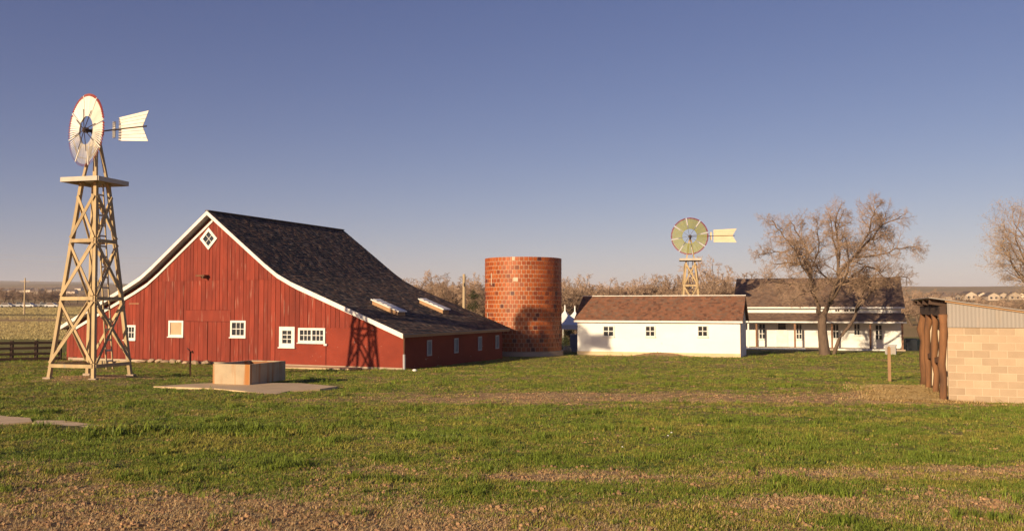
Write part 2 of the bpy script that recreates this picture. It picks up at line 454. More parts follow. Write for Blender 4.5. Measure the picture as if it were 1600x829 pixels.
# ------------------------------------------------------------------ windows
def window(parent, x, z, w, h, cols, rows, yf=0.0, fw=.11, mun=.035, pane=None, depth=.07, sashes=1, name='window', sill=True):
    """a framed window in the local plane y = yf, front towards -y: window (pane) > frame bars, muntins, sill"""
    x0, x1, z0, z1 = x - w / 2, x + w / 2, z - h / 2, z + h / 2
    ob = MB().box(x0 + .01, x1 - .01, yf - .012, yf + .008, z0 + .01, z1 - .01).build(name, pane or M_GLASS, parent)
    fr = MB()
    fr.box(x0, x0 + fw, yf - depth, yf + .004, z0, z1).box(x1 - fw, x1, yf - depth, yf + .004, z0, z1)
    fr.box(x0 + fw, x1 - fw, yf - depth + .003, yf + .004, z1 - fw, z1).box(x0 + fw, x1 - fw, yf - depth + .003, yf + .004, z0, z0 + fw)
    fr.build('frame', M_WHITE, ob)
    mu = MB()
    iw = (w - 2 * fw - (sashes - 1) * fw * .8) / sashes
    for s in range(sashes):
        a = x0 + fw + s * (iw + fw * .8)
        if s: mu.box(a - fw * .8, a, yf - depth * .8, yf - .013, z0 + fw, z1 - fw)
        for c in range(1, cols): mu.box(a + iw * c / cols - mun / 2, a + iw * c / cols + mun / 2, yf - .04, yf - .013, z0 + fw, z1 - fw)
        for r in range(1, rows):
            zz = z0 + fw + (h - 2 * fw) * r / rows
            mu.box(a, a + iw, yf - .038, yf - .0135, zz - mun / 2, zz + mun / 2)
    if mu.v: mu.build('muntin', M_WHITE, ob)
    if sill: MB().box(x0 - .04, x1 + .04, yf - depth - .05, yf - .0, z0 - .05, z0 - .002).build('sill', M_WHITE, ob)
    return ob

# ------------------------------------------------------------------ barn
U = Vector((.9166, -.4, 0)); B = Vector((.4, .9166, 0))
R0 = Vector((-5.2, 41.75, 0))
BARN_O = R0 - U * 11.9
BARN_RZ = math.atan2(U.y, U.x)
barn = thing('barn', 'big red timber barn with white trimmed gable and dark sweeping shingle roof', 'barn', BARN_O, BARN_RZ)
BL = 11.55
def gab(px, py):
    p = ray_plane(px, py, R0, B)
    return (p - BARN_O).dot(U), p.z
PR = [(0, 8.14), (3.9, 5.24), (4.7, 4.70), (5.6, 4.26), (12.15, 1.74)]
PL = [(0, 8.14), (-3.9, 5.24), (-4.7, 4.70), (-5.6, 4.26), (-11.05, 1.84)]
def roof_z(x):
    P = PR if x >= 0 else PL
    x = abs(x)
    for (a, za), (b, zb) in zip(P, P[1:]):
        a, b = abs(a), abs(b)
        if x <= b: return za + (zb - za) * (x - a) / (b - a)
    return P[-1][1]
WR, WL, GB = 11.88, -10.9, -.15         # wall ends, ground line
under = lambda x: roof_z(x) - .17
# wall core (closed behind the boards)
core = MB()
poly = [(WL + .03, GB), (WR - .03, GB)] + [(x, under(x) - .02) for x in (WR - .03, 5.6, 4.7, 3.9, 0, -3.9, -4.7, -5.6, WL + .03)]
core.extrude(poly, lambda x, z: (x, .012, z), lambda x, z: (x, BL - .03, z))
core.build('wall', M_REDCORE, barn)
# windows, in local gable coordinates
def win_px(px, py, wpx, hpx):
    a, b = gab(px - wpx / 2, py), gab(px + wpx / 2, py)
    zt, zb = gab(px, py - hpx / 2)[1], gab(px, py + hpx / 2)[1]
    return (a[0] + b[0]) / 2, (zt + zb) / 2, b[0] - a[0], zt - zb
wins = {'b': win_px(204, 519, 18, 23), 'c': win_px(276, 513, 23, 25), 'd': win_px(373, 513.5, 24, 26), 'e': win_px(450, 526, 24, 32), 'f': win_px(488.5, 523.5, 42, 23)}
SEAM = 4.50
X_MAS0, X_MAS1, Z_MAS = gab(438, 520)[0], gab(546, 510)[0], 1.98
door_x0, door_x1 = gab(291, 530)[0], gab(361, 530)[0]
door_zt = gab(325, 484)[1]
cuts = {WL, X_MAS1, X_MAS0, door_x0, door_x1, 0.0, -4.9}
for w in wins.values(): cuts |= {w[0] - w[2] / 2 + .02, w[0] + w[2] / 2 - .02}
cuts = sorted(c for c in cuts if c <= X_MAS1 + 1e-6)
edges = []
for a, b in zip(cuts, cuts[1:]):
    n = max(1, round((b - a) / .27))
    ws = [rng.uniform(.8, 1.25) for _ in range(n)]; t = sum(ws); q = a
    for wv in ws:
        edges.append((q, q + (b - a) * wv / t)); q += (b - a) * wv / t
def board(x0, x1, zlo, ztop, dy=0.0):
    """ztop: a number, or None for the roof line"""
    j = rng.uniform(-.008, .008)
    za, zb = (under(x0) - .01, under(x1) - .01) if ztop is None else (ztop, ztop)
    if min(za, zb) - zlo < .06: return
    g = .010
    f, k = -.034 + j - dy, .010
    MB().hexa([(x0 + g, f, zlo), (x1 - g, f + rng.uniform(-.006, .006), zlo), (x1 - g, k, zlo), (x0 + g, k, zlo),
               (x0 + g, f, za), (x1 - g, f, zb), (x1 - g, k, zb), (x0 + g, k, za)]).build('board', M_RED, barn)
def holes(x0, x1):
    hs = []
    for k, w in wins.items():
        if x0 >= w[0] - w[2] / 2 - .01 and x1 <= w[0] + w[2] / 2 + .01: hs.append((w[1] - w[3] / 2 + .02, w[1] + w[3] / 2 - .02))
    return hs
for x0, x1 in edges:
    segs = []
    zb = .10 + rng.uniform(-.05, .06)
    if x0 >= X_MAS0 - .01: segs.append((Z_MAS, None, 0))
    elif -4.9 - .01 <= x0 < X_MAS0:
        lo = door_zt if door_x0 - .01 <= x0 < door_x1 - .01 else zb
        segs += [(lo, SEAM - .012, 0), (SEAM - .06, None, .018)]
    else: segs.append((zb, None, 0))
    for lo, hi, dy in segs:
        for h0, h1 in holes(x0, x1):
            if lo < h0 and (hi is None or hi > h1):
                board(x0, x1, lo, h0, dy); lo = h1
        board(x0, x1, lo, hi, dy)
# door: header boards and two leaves of planks
zh = gab(325, 502)[1]
hd = MB().box(door_x0 + .01, door_x1 - .01, -.055, .01, zh + .012, door_zt - .012).build('door_header', M_RED, barn)
xm = (door_x0 + door_x1) / 2
for a, b in ((door_x0, xm), (xm, door_x1)):
    d = MB().box(a + .012, b - .012, -.02, .011, .12, zh - .01).build('door', M_REDCORE, barn)
    n = 5
    for i in range(n):
        q0, q1 = a + .012 + (b - a - .024) * i / n, a + .012 + (b - a - .024) * (i + 1) / n
        MB().box(q0 + .008, q1 - .008, -.058 + rng.uniform(-.006, .006), -.021, .13 + rng.uniform(-.03, .03), zh - .012).build('plank', M_RED, d)
# painted masonry of the right wing, front and side
mp = [(X_MAS0, GB), (WR, GB), (WR, under(WR)), (X_MAS1, under(X_MAS1)), (X_MAS1, Z_MAS), (X_MAS0, Z_MAS)]
MB().extrude(mp, lambda x, z: (x, -.03, z), lambda x, z: (x, .011, z)).build('masonry_wall', M_REDM, barn)
MB().box(WR - .04, WR + .02, .012, BL, GB, under(WR) - .01).build('side_wall', M_REDM, barn)
MB().box(WL - .02, WL + .04, .012, BL, GB, under(WL) - .01).build('side_wall', M_RED, barn)
MB().box(WL, WR, BL - .04, BL, GB, 1.6).build('rear_wall', M_RED, barn)
MB().box(gab(510, 540)[0] - .02, gab(510, 540)[0] + .02, -.045, -.031, .12, gab(508, 538)[1]).build('door_seam', M_REDCORE, barn)
MB().box(gab(508, 538)[0], gab(512, 538)[0] + .02, -.13, -.031, gab(510, 539.5)[1], gab(510, 536.5)[1]).build('lamp_bracket', M_WHITE, barn)
# foundation sill
MB().box(WL + .2, gab(437, 560)[0], -.08, .01, -.35, .09).build('foundation', M_CONC, barn)
MB().box(gab(437, 560)[0], WR - .02, -.06, -.031, -.35, .10).build('foundation', M_CONC, barn)
# windows
window(barn, *wins['b'], 3, 2)
window(barn, *wins['c'], 1, 1, pane=M_BOARDPANE)
window(barn, *wins['d'], 3, 2)
window(barn, *wins['e'], 2, 3, fw=.20, yf=-.032)
window(barn, *wins['f'], 3, 2, sashes=2, yf=-.032)
dx, dz = gab(328, 373)
dia = MB(); s = .40
dia.extrude([(dx - s, dz), (dx, dz - s), (dx + s, dz), (dx, dz + s)], lambda x, z: (x, -.066, z), lambda x, z: (x, -.05, z))
dia = dia.build('window', M_GLASS, barn)
fr = MB()
for (ax, az), (bx, bz) in zip([(-1, 0), (0, -1), (1, 0), (0, 1)], [(0, -1), (1, 0), (0, 1), (-1, 0)]):
    o, i_ = .60, .40
    fr.extrude([(dx + ax * o, dz + az * o), (dx + bx * o, dz + bz * o), (dx + bx * i_, dz + bz * i_), (dx + ax * i_, dz + az * i_)], lambda x, z: (x, -.12, z), lambda x, z: (x, -.05, z))
fr.build('frame', M_WHITE, dia)
MB().beam((dx - .2, -.075, dz - .2), (dx + .2, -.075, dz + .2), .03, .03).beam((dx - .2, -.0755, dz + .2), (dx + .2, -.0755, dz - .2), .03, .03).build('muntin', M_WHITE, dia)
hx, hz = gab(321, 431)
MB().box(hx - .30, hx + .30, -.42, -.054, hz - .03, hz + .05).box(hx + .12, hx + .22, -.40, -.054, hz - .14, hz - .031).build('hay_bracket', M_POST, barn)
tx, tz = gab(210, 474)
MB().box(tx - .35, tx + .4, -.06, -.04, tz - .02, tz + .02).build('batten', M_STAKE, barn)
# side windows: narrow pale panes in the shaded wall
for px in (670, 712, 749, 776):
    n = U; p = ray_plane(px, 531, R0 + U * (-.02), U)
    ly = (p - BARN_O).dot(B)
    wo = MB().box(WR + .021, WR + .03, ly - .17, ly + .17, .62, 1.28).build('window', pmat('dusty_side_pane', (.22, .24, .27), (.18, .2, .22)) if px == 670 else MATS['dusty_side_pane'], barn)
    f = MB()
    f.box(WR + .021, WR + .06, ly - .24, ly - .17, .55, 1.35).box(WR + .021, WR + .06, ly + .17, ly + .24, .55, 1.35).box(WR + .021, WR + .057, ly - .17, ly + .17, 1.28, 1.35).box(WR + .021, WR + .057, ly - .17, ly + .17, .55, .62)
    f.build('frame', M_SOFFIT, wo)
# roof deck, shingles, trim
OV = .50
for P, nm in ((PR, 'right'), (PL, 'left')):
    sg = 1 if nm == 'right' else -1
    low = [(x, z - .13) for x, z in P]
    dk = MB().extrude(P + low[::-1], lambda x, z: (x, -OV, z - .01), lambda x, z: (x, BL + OV, z - .01)).build('roof_deck', M_SOFFIT, barn)
    sh = MB()
    p_of, L_ = poly_path(P)
    shingle_field(sh, p_of, L_, -OV, BL + OV, .20, .21, 4)
    tag(sh.build('roof_shingles', M_SH, dk), kind='stuff')
    for (xa, za), (xb, zb) in zip(P, P[1:]):
        k = .20
        MB().hexa([(xa, -OV - .045, za - k), (xb, -OV - .045, zb - k), (xb, -OV - .002, zb - k), (xa, -OV - .002, za - k),
                   (xa, -OV - .045, za + .015), (xb, -OV - .045, zb + .015), (xb, -OV - .002, zb + .015), (xa, -OV - .002, za + .015)]).build('rake_board', M_WHITE, barn)
        MB().hexa([(xa, BL + OV + .002, za - k), (xb, BL + OV + .002, zb - k), (xb, BL + OV + .04, zb - k), (xa, BL + OV + .04, za - k),
                   (xa, BL + OV + .002, za + .005), (xb, BL + OV + .002, zb + .005), (xb, BL + OV + .04, zb + .005), (xa, BL + OV + .04, za + .005)]).build('rake_board', M_SH[1], barn)
        if abs(xb) > 11.0: xb2 = sg * (abs(xb) - .25); zb2 = roof_z(xb2)
        else: xb2, zb2 = xb, zb
        t0, t1 = (.34, .18) if sg > 0 else (.54, .37)
        MB().hexa([(xa, -.105, za - t0), (xb2, -.105, zb2 - t0), (xb2, -.06, zb2 - t0), (xa, -.06, za - t0),
                   (xa, -.105, za - t1), (xb2, -.105, zb2 - t1), (xb2, -.06, zb2 - t1), (xa, -.06, za - t1)]).build('frieze_board', M_WHITE, barn)
MB().beam((0, -OV - .04, 8.17), (0, BL + OV, 8.17), .24, .05, (1, 0, 0)).build('ridge_cap', M_SH[3], barn)
MB().box(12.13, 12.17, -OV - .03, BL + OV, 1.56, 1.70).build('eave_board', M_STAKE, barn)
MB().tube([(11.97, -.10, 1.55), (11.97, -.10, .75)], .04, 8).build('downpipe', M_RUST, barn)
MB().tube([(11.975, -.11, .75), (11.99, -.12, .02)], .065, 8).build('downpipe', M_SOFFIT, barn)
# two raised skylight boxes on the lower slope
slope_n = (U * .3848 / math.hypot(.3848, 1) + Vector((0, 0, 1 / math.hypot(.3848, 1))))
sp0 = BARN_O + U * 5.6 + Vector((0, 0, 4.26))
for (ax, ay), (bx, by) in (((579, 476), (624, 494)), ((655, 474), (692, 490))):
    q0, q1 = ray_plane(ax, ay, sp0, slope_n), ray_plane(bx, by, sp0, slope_n)
    xa, xb = (q0 - BARN_O).dot(U), (q1 - BARN_O).dot(U)
    ya = ((q0 - BARN_O).dot(B) + (q1 - BARN_O).dot(B)) / 2
    print('skylight', xa, xb, (q0 - BARN_O).dot(B), (q1 - BARN_O).dot(B))
    za, zb = roof_z(xa), roof_z(xb)
    hh = .24
    sb = MB().hexa([(xa, ya, za), (xb, ya, zb), (xb, ya + .75, zb), (xa, ya + .75, za), (xa, ya, za + hh), (xb, ya, zb + hh), (xb, ya + .75, zb + hh), (xa, ya + .75, za + hh)]).build('skylight_box', M_STAKE, barn)
    MB().hexa([(xa - .06, ya - .06, za + hh + .01), (xb + .08, ya - .06, zb + hh - .02), (xb + .08, ya + .81, zb + hh - .02), (xa - .06, ya + .81, za + hh + .01),
               (xa - .06, ya - .06, za + hh + .07), (xb + .08, ya - .06, zb + hh + .04), (xb + .08, ya + .81, zb + hh + .04), (xa - .06, ya + .81, za + hh + .07)]).build('lid', M_WHITE, sb)
    for i in range(5):
        t0 = (i + .12) / 5; t1 = (i + .88) / 5
        MB().hexa([(xa + (xb - xa) * t, yy, za + (zb - za) * t + hh + .074 - .02 * t + dz_) for dz_ in (0, .02) for t, yy in ((t0, ya + .05), (t1, ya + .05), (t1, ya + .70), (t0, ya + .70))]).build('pane', M_CANVAS, sb)

# stones along the foot of the gable, top-level things
stone_px = [(222, 567, 15), (236, 566, 13), (248, 568, 12), (259, 567, 13), (270, 568, 10), (280, 569, 9), (290, 571, 12), (305, 571, 12), (322, 572, 12)]
for i, (px, py, wd) in enumerate(stone_px):
    p = ray_plane(px, py, R0 - B * .35, B)
    w = wd / F * p.y * .55
    mb = MB(); n1, n2 = 9, 5
    vs = []
    sd_ = rng.random() * 50
    for a in range(n2 + 1):
        for b in range(n1):
            th = math.pi * a / n2; ph = 2 * math.pi * b / n1
            d = Vector((math.sin(th) * math.cos(ph), math.sin(th) * math.sin(ph), math.cos(th)))
            k = 1 + .35 * noise.noise(d * 1.4 + Vector((sd_, 0, 0)))
            vs.append((d.x * w * 1.25 * k, d.y * w * .8 * k, d.z * (.08 + .06 * ((i * 37) % 10) / 10) * k))
    fs = [(a * n1 + b, a * n1 + (b + 1) % n1, (a + 1) * n1 + (b + 1) % n1, (a + 1) * n1 + b) for a in range(n2) for b in range(n1)]
    mb.add(vs, fs)
    st = mb.build('foundation_stone', M_STONE)
    st.location = (p.x, p.y, gz(p.x, p.y) + .06 + .05 * ((i * 7) % 3) / 2); st.rotation_euler = (0, 0, BARN_RZ + rng.uniform(-.3, .3)); st.rotation_euler.y = rng.uniform(-.2, .2)
    tag(st, 'pale field stone at the foot of the barn gable, %s from the left' % ORD[i], 'stone', 'stones along the barn foot')
# worn walk before the masonry wing
wk = MB(); pts = [gab(440, 560)[0], gab(566, 560)[0]]
pl = [BARN_O + U * pts[0] - B * .1, BARN_O + U * pts[1] - B * .1, BARN_O + U * (pts[1] - .2) - B * .9, BARN_O + U * (pts[0] + 1.4) - B * 1.6, BARN_O + U * (pts[0] + .1) - B * 1.0]
wk.extrude([(q.x, q.y) for q in pl], lambda x, y: (x, y, -.25), lambda x, y: (x, y, .06))
tag(wk.build('concrete_walk', M_SLAB), kind='structure')

# ------------------------------------------------------------------ tile silo
SX, SY, SR = (817.5 - 800) / F * 57.2, 57.2, 2.52
SZ0, SZ1 = -.15, 6.22
silo = thing('tile_silo', 'round roofless silo of glazed orange brown tiles behind the barn', 'silo', (SX, SY, SZ0))
mb = MB(); n = 72; H = SZ1 - SZ0
vs, fs = [], []
for k, (r, z) in enumerate(((SR - .012, .35), (SR - .012, H - .01), (SR - .2, H - .01), (SR - .2, .35))):
    vs += [(r * math.cos(2 * math.pi * i / n), r * math.sin(2 * math.pi * i / n), z) for i in range(n)]
for k in range(4):
    for i in range(n): fs.append((k * n + i, k * n + (i + 1) % n, ((k + 1) % 4) * n + (i + 1) % n, ((k + 1) % 4) * n + i))
mb.add(vs, fs); mb.build('wall', M_MORTAR, silo)
mb = MB(); vs = [(r * math.cos(2 * math.pi * i / n), r * math.sin(2 * math.pi * i / n), z) for r, z in ((SR + .12, -.5), (SR + .12, .34), (SR - .3, .35)) for i in range(n)]
mb.add(vs, [(k * n + i, k * n + (i + 1) % n, (k + 1) * n + (i + 1) % n, (k + 1) * n + i) for k in range(2) for i in range(n)]); mb.build('footing', M_CONC, silo)
ROWS, NT = 22, 54
rh = (H - .36) / ROWS
tile_me = {}
def tile_verts(a0, a1, z0, z1, r0, r1):
    return [(r * math.cos(a), r * math.sin(a), z) for z in (z0, z1) for a, r in ((a0, r1), (a1, r1), (a1, r0), (a0, r0))]
camdir = math.atan2(-SY, -SX)
da = 2 * math.pi / NT
cand = []
for r in range(ROWS):
    off = (.5 if r % 2 else 0) * da
    for i in range(NT):
        a = off + i * da
        fac = math.cos((a + da / 2) - camdir)
        cand.append((fac, r, a))
cand.sort(reverse=True)
rest = MB()
for idx, (fac, r, a) in enumerate(cand):
    z0 = .36 + r * rh
    mi = rng.choices(range(8), weights=[6.5, 5, 3, 4, 6, 2.2, 1.0, .8])[0]
    if r > 0 and rng.random() < .015: mi = 6
    if idx < 300:
        key = mi
        if key not in tile_me:
            g = .016
            tile_me[key] = MB().hexa(tile_verts(-da / 2 + g / SR * 1.6, da / 2 - g / SR * 1.6, .016, rh - .016, SR - .03, SR + .016)).mesh('tile', M_TILE[key])
        o = link('tile', tile_me[key], silo)
        o.location = (0, 0, z0 + rng.uniform(-.002, .002)); o.rotation_euler = (0, 0, a + da / 2)
    else:
        rest.hexa(tile_verts(a + .0102, a + da - .0102, z0 + .016, z0 + rh - .016, SR - .03, SR + .016 + rng.uniform(-.003, .003)), mi)
tag(rest.build('tile_cladding', M_TILE, silo), kind='stuff')
# pale patches and mortar smears
for ang, z, wd, ht in ((-11, 5.0 - SZ0 - .35, .30, .25), (-14, 6.13, .2, .22)):
    a = camdir + R(ang)
    MB().hexa(tile_verts(a - wd / 2 / SR, a + wd / 2 / SR, z, z + ht, SR - .02, SR + .024)).build('pale_tile', M_TILEPALE, silo)
for k in range(6):
    a = camdir + R(rng.choice([-66, -60, -54]))
    z = .6 + rng.random() * 4.8
    MB().hexa(tile_verts(a - .014, a + .014, z, z + rng.uniform(.25, .8), SR - .02, SR + .022)).build('mortar_smear', M_TILEPALE, silo)

# ------------------------------------------------------------------ white shed
WU = Vector((.94, -.341, 0)).normalized(); WB = Vector((-WU.y, WU.x, 0))
WSR = at(1157, 557, 54.0); WSR.z = -.10
SL, SD = 10.5, 4.2
WSO = WSR - WU * SL
shed = thing('white_shed', 'long low white stucco shed with brown shingle roof and three small windows', 'shed', WSO, math.atan2(WU.y, WU.x))
EZ, RZ_ = 2.42, 3.84
MB().extrude([(0, -.4), (SD, -.4), (SD, EZ), (SD / 2, RZ_ - .06), (0, EZ)], lambda y, z: (0, y, z), lambda y, z: (SL, y, z)).build('wall', M_STUCCO, shed)
MB().box(-.012, SL + .012, -.035, -.001, -.4, .22).build('plinth', M_STUCCOB, shed)
MB().box(SL + .002, SL + .02, -.02, .09, -.2, EZ - .05).build('corner_board', M_STAKE, shed)
MB().box(-.17, SL + .17, -.262, -.224, EZ - .29, EZ - .17).build('eave_board', M_WHITE, shed)
sl = (RZ_ - EZ) / (SD / 2)
for sgn in (1, -1):
    y_e = -.22 if sgn == 1 else SD + .22
    P = [(SD / 2, RZ_), (y_e, RZ_ - sl * (SD / 2 + .22))]
    dk = MB().extrude([P[0], P[1], (P[1][0], P[1][1] - .07), (P[0][0], P[0][1] - .07)], lambda y, z: (-.18, y, z), lambda y, z: (SL + .18, y, z)).build('roof_deck', M_SH2[3], shed)
    sh = MB(); p_of, L_ = poly_path(P)
    shingle_field(sh, p_of, L_, -.18, SL + .18, .16, .17, 4)
    sh.v = [(y, x, z) for x, y, z in sh.v]
    sh.f = [f[::-1] for f in sh.f]
    tag(sh.build('roof_shingles', M_SH2, dk), kind='stuff')
MB().box(-.2, SL + .2, SD / 2 - .09, SD / 2 + .09, RZ_ + .02, RZ_ + .065).build('ridge_cap', M_WHITE, shed)
for xx in (-.19, SL + .155):
    MB().extrude([(-.22, EZ - .16), (SD / 2, RZ_ - .03), (SD + .22, EZ - .16), (SD + .22, EZ - .32), (SD / 2, RZ_ - .2), (-.22, EZ - .32)], lambda y, z: (xx, y, z), lambda y, z: (xx + .035, y, z)).build('rake_board', M_STAKE, shed)
for px in (951, 1016, 1098):
    p = ray_plane(px, 517, WSO, WB)
    window(shed, (p - WSO).dot(WU), p.z - WSO.z, .74 if px == 951 else .64, .70, 2, 2, yf=-.002, fw=.055, mun=.05, depth=.06)

# ------------------------------------------------------------------ farmhouse
HR = at(1415, 547, 66.0)
HL_, HD = 12.8, 7.0
HO = HR - WU * HL_
house = thing('farmhouse', 'long white farmhouse with brown roof and full width front porch behind the tree', 'house', HO, math.atan2(WU.y, WU.x))
PD = 2.0                                     # porch depth; house wall at local y = PD
EV, RV = 3.50, 5.75
MB().extrude([(PD, -.3), (PD + HD, -.3), (PD + HD, EV), (PD + HD / 2, RV - .08), (PD, EV)], lambda y, z: (.1, y, z), lambda y, z: (HL_ - .1, y, z)).build('wall', M_HWALL, house)
sl = (RV - EV) / (HD / 2)
for sgn in (1, -1):
    y_e = PD - .3 if sgn == 1 else PD + HD + .3
    P = [(PD + HD / 2, RV), (y_e, RV - sl * (HD / 2 + .3))]
    dk = MB().extrude([P[0], P[1], (P[1][0], P[1][1] - .08), (P[0][0], P[0][1] - .08)], lambda y, z: (-.15, y, z), lambda y, z: (HL_ + .15, y, z)).build('roof_deck', M_SH3[2], house)
    sh = MB(); p_of, L_ = poly_path(P)
    shingle_field(sh, p_of, L_, -.15, HL_ + .15, .18, .22, 4)
    sh.v = [(y, x, z) for x, y, z in sh.v]; sh.f = [f[::-1] for f in sh.f]
    tag(sh.build('roof_shingles', M_SH3, dk), kind='stuff')
MB().box(-.15, HL_ + .15, PD - .36, PD - .305, EV - .33, EV - .20).build('eave_board', M_WHITE, house)
P = [(PD - .01, 2.82), (-.25, 2.22)]
dk = MB().extrude([P[0], P[1], (P[1][0], P[1][1] - .08), (P[0][0], P[0][1] - .08)], lambda y, z: (-.1, y, z), lambda y, z: (HL_ + .1, y, z)).build('porch_roof', M_SH3[2], house)
sh = MB(); p_of, L_ = poly_path(P)
shingle_field(sh, p_of, L_, -.1, HL_ + .1, .18, .22, 4)
sh.v = [(y, x, z) for x, y, z in sh.v]; sh.f = [f[::-1] for f in sh.f]
tag(sh.build('roof_shingles', M_SH3, dk), kind='stuff')
MB().box(-.1, HL_ + .1, -.30, -.26, 2.05, 2.17).build('eave_board', M_WHITE, house)
MB().box(0, HL_, -.05, PD - .002, -.4, .05).build('porch_deck', M_CONC, house)
MB().box(0, 5.6, -.10, -.052, -.10, .06).build('deck_edge', M_WHITE, house)
MB().box(8.0, HL_ - 1.0, -.10, -.052, -.10, .06).build('deck_edge', M_WHITE, house)
def hx_(px, y=0.0):
    p = ray_plane(px, 520, HO + WB * y, WB); return (p - HO).dot(WU)
for px in (1182, 1242, 1300, 1360, 1410):
    x = hx_(px)
    MB().box(x - .07, x + .07, .0, .14, .05, 2.05).build('porch_post', M_POSTW, house)
MB().box(hx_(1168), hx_(1168) + .12, .0, .14, .05, 2.05).build('porch_post', M_WHITE, house)
for px, w, h, c, r, zz in ((1191, .55, 1.3, 2, 3, 1.30), (1248.5, .5, 1.25, 2, 3, 1.30), (1306, .5, 1.2, 2, 2, 1.35), (1339, .5, .95, 2, 2, 1.5), (1373, .55, 1.25, 2, 3, 1.3)):
    window(house, hx_(px, PD), zz, w, h, c, r, yf=PD - .002, fw=.06, mun=.05, depth=.05)
dr = MB().box(hx_(1222, PD) - .45, hx_(1222, PD) + .45, PD - .05, PD - .001, .06, 2.15).build('door', M_WHITE, house)
MB().box(hx_(1222, PD) - .30, hx_(1222, PD) + .30, PD - .062, PD - .051, 1.45, 2.0).build('pane', M_GLASS, dr)
for px in (1309, 1323, 1332):
    window(house, hx_(px, PD), 3.02, .42, .28, 2, 1, yf=PD - .002, fw=.05, mun=.04, depth=.04, sill=False)
MB().box(HL_ * .62, HL_ * .62 + .5, PD + HD / 2 - .25, PD + HD / 2 + .25, RV - .3, RV + .02).build('chimney_stub', M_SH3[2], house)

# ------------------------------------------------------------------ windmills
def windmill(name, label, loc, corner_ang, wheel_dir, tail_dir, blade_m, vane_m, tail, wheel_r=1.34, height=6.86, hub_up=1.86, hub_off=.38, hb=1.34, ht=.44, ladder_face=0, vane_lift=.36, vane_h=(.88, 1.2), seg=9):
    root = thing(name, label, 'windmill', loc)
    ang = [corner_ang + math.pi / 2 * k for k in range(4)]
    hd_at = lambda z: hb + (ht - hb) * z / height
    def corner(k, z, extra=0.0):
        h = hd_at(z) + extra
        return Vector((h * math.cos(ang[k % 4]), h * math.sin(ang[k % 4]), z))
    top_z = height + hub_up - .28
    for k in range(4):
        fn = Vector((math.cos(ang[k] + math.pi / 4), math.sin(ang[k] + math.pi / 4), 0))
        a, b = corner(k, -.25), corner(k, height + .1)
        MB().beam(a, b, .125, .125, fn).build('leg', M_TOWER, root)
        c = Vector((.10 * math.cos(ang[k]), .10 * math.sin(ang[k]), top_z))
        MB().beam(b - Vector((0, 0, .12)) , c, .09, .09, fn).build('mast_leg', M_TOWER, root)
        MB().box(a.x - .13, a.x + .13, a.y - .13, a.y + .13, -.25, .05).build('footing', M_CONC, root)
    levels = [.46, 2.86, 4.96, 6.72]
    for i, z in enumerate(levels[:3]):
        for k in range(4):
            fn = Vector((math.cos(ang[k] + math.pi / 4), math.sin(ang[k] + math.pi / 4), 0))
            p, q = corner(k, z), corner(k + 1, z)
            MB().beam(p + fn * .075, q + fn * .075, .125, .045, (0, 0, 1)).build('girt', M_TOWER, root)
    for z0, z1 in zip(levels, levels[1:]):
        for k in range(4):
            fn = Vector((math.cos(ang[k] + math.pi / 4), math.sin(ang[k] + math.pi / 4), 0))
            MB().beam(corner(k, z0 + .1) + fn * .115, corner(k + 1, z1 - .1) + fn * .115, .105, .028, (0, 0, 1)).build('brace', M_TOWER, root)
            MB().beam(corner(k + 1, z0 + .1) + fn * .087, corner(k, z1 - .1) + fn * .087, .105, .028, (0, 0, 1)).build('brace', M_TOWER, root)
    # ladder up one face
    k = ladder_face
    fn = Vector((math.cos(ang[k] + math.pi / 4), math.sin(ang[k] + math.pi / 4), 0))
    tn = Vector((-fn.y, fn.x, 0))
    fc = lambda z: (corner(k, z) + corner(k + 1, z)) / 2 - fn * .10
    lad = MB().beam(fc(.3) + tn * .16, fc(height) + tn * .16, .05, .035, tn).beam(fc(.3) - tn * .16, fc(height) - tn * .16, .05, .035, tn).build('ladder', M_TOWER, root)
    z = .6
    while z < height - .2:
        MB().beam(fc(z) - tn * .15, fc(z) + tn * .15, .06, .03, (0, 0, 1)).build('rung', M_PLAT, lad); z += .38
    # platform
    ph = 1.12
    pc = [Vector((ph * math.cos(a), ph * math.sin(a), height)) for a in ang]
    dk = MB()
    ux = (pc[1] - pc[0]).normalized(); uy = (pc[3] - pc[0]).normalized(); S = (pc[1] - pc[0]).length
    plat = MB().beam(pc[0] + uy * .1 + Vector((0, 0, .03)), pc[1] + uy * .1 + Vector((0, 0, .03)), .1, .08, uy).beam(pc[3] - uy * .1 + Vector((0, 0, .03)), pc[2] - uy * .1 + Vector((0, 0, .03)), .1, .08, uy).build('platform', M_TOWER, root)
    nb = 9
    for i in range(nb):
        o = pc[0] + uy * (S * (i + .5) / nb) + Vector((0, 0, .10))
        MB().beam(o + ux * .03, o + ux * (S - .03), S / nb - .012, .035, uy).build('plank', M_PLAT, plat)
    for i in range(4):
        a, b = pc[i], pc[(i + 1) % 4]
        n = ((a + b) / 2 - Vector((0, 0, height))).normalized()
        MB().beam(a + n * .02 + Vector((0, 0, .07)), b + n * .02 + Vector((0, 0, .07)), .165, .036, (0, 0, 1)).build('fascia', M_PLAT, plat)
    # head, shaft and wheel
    wd = Vector((wheel_dir[0], wheel_dir[1], 0)).normalized(); td = Vector((tail_dir[0], tail_dir[1], 0)).normalized()
    top = Vector((0, 0, height + hub_up)); hub = top + wd * hub_off
    MB().tube([Vector((0, 0, top_z - .1)), top + Vector((0, 0, .12))], .075, 8).build('pivot_mast', M_IRON, root)
    MB().tube([top - wd * .2, hub + wd * .12], .06, 8).build('shaft', M_IRON, root)
    MB().beam(top - wd * .25, top + wd * .15, .2, .16).build('gear_box', M_IRON, root)
    hubm = MB().tube([hub - wd * .06, hub + wd * .1], [.11, .09], 10).build('hub', M_IRON, root)
    tx_ = Vector((0, 0, 1)).cross(wd).normalized()
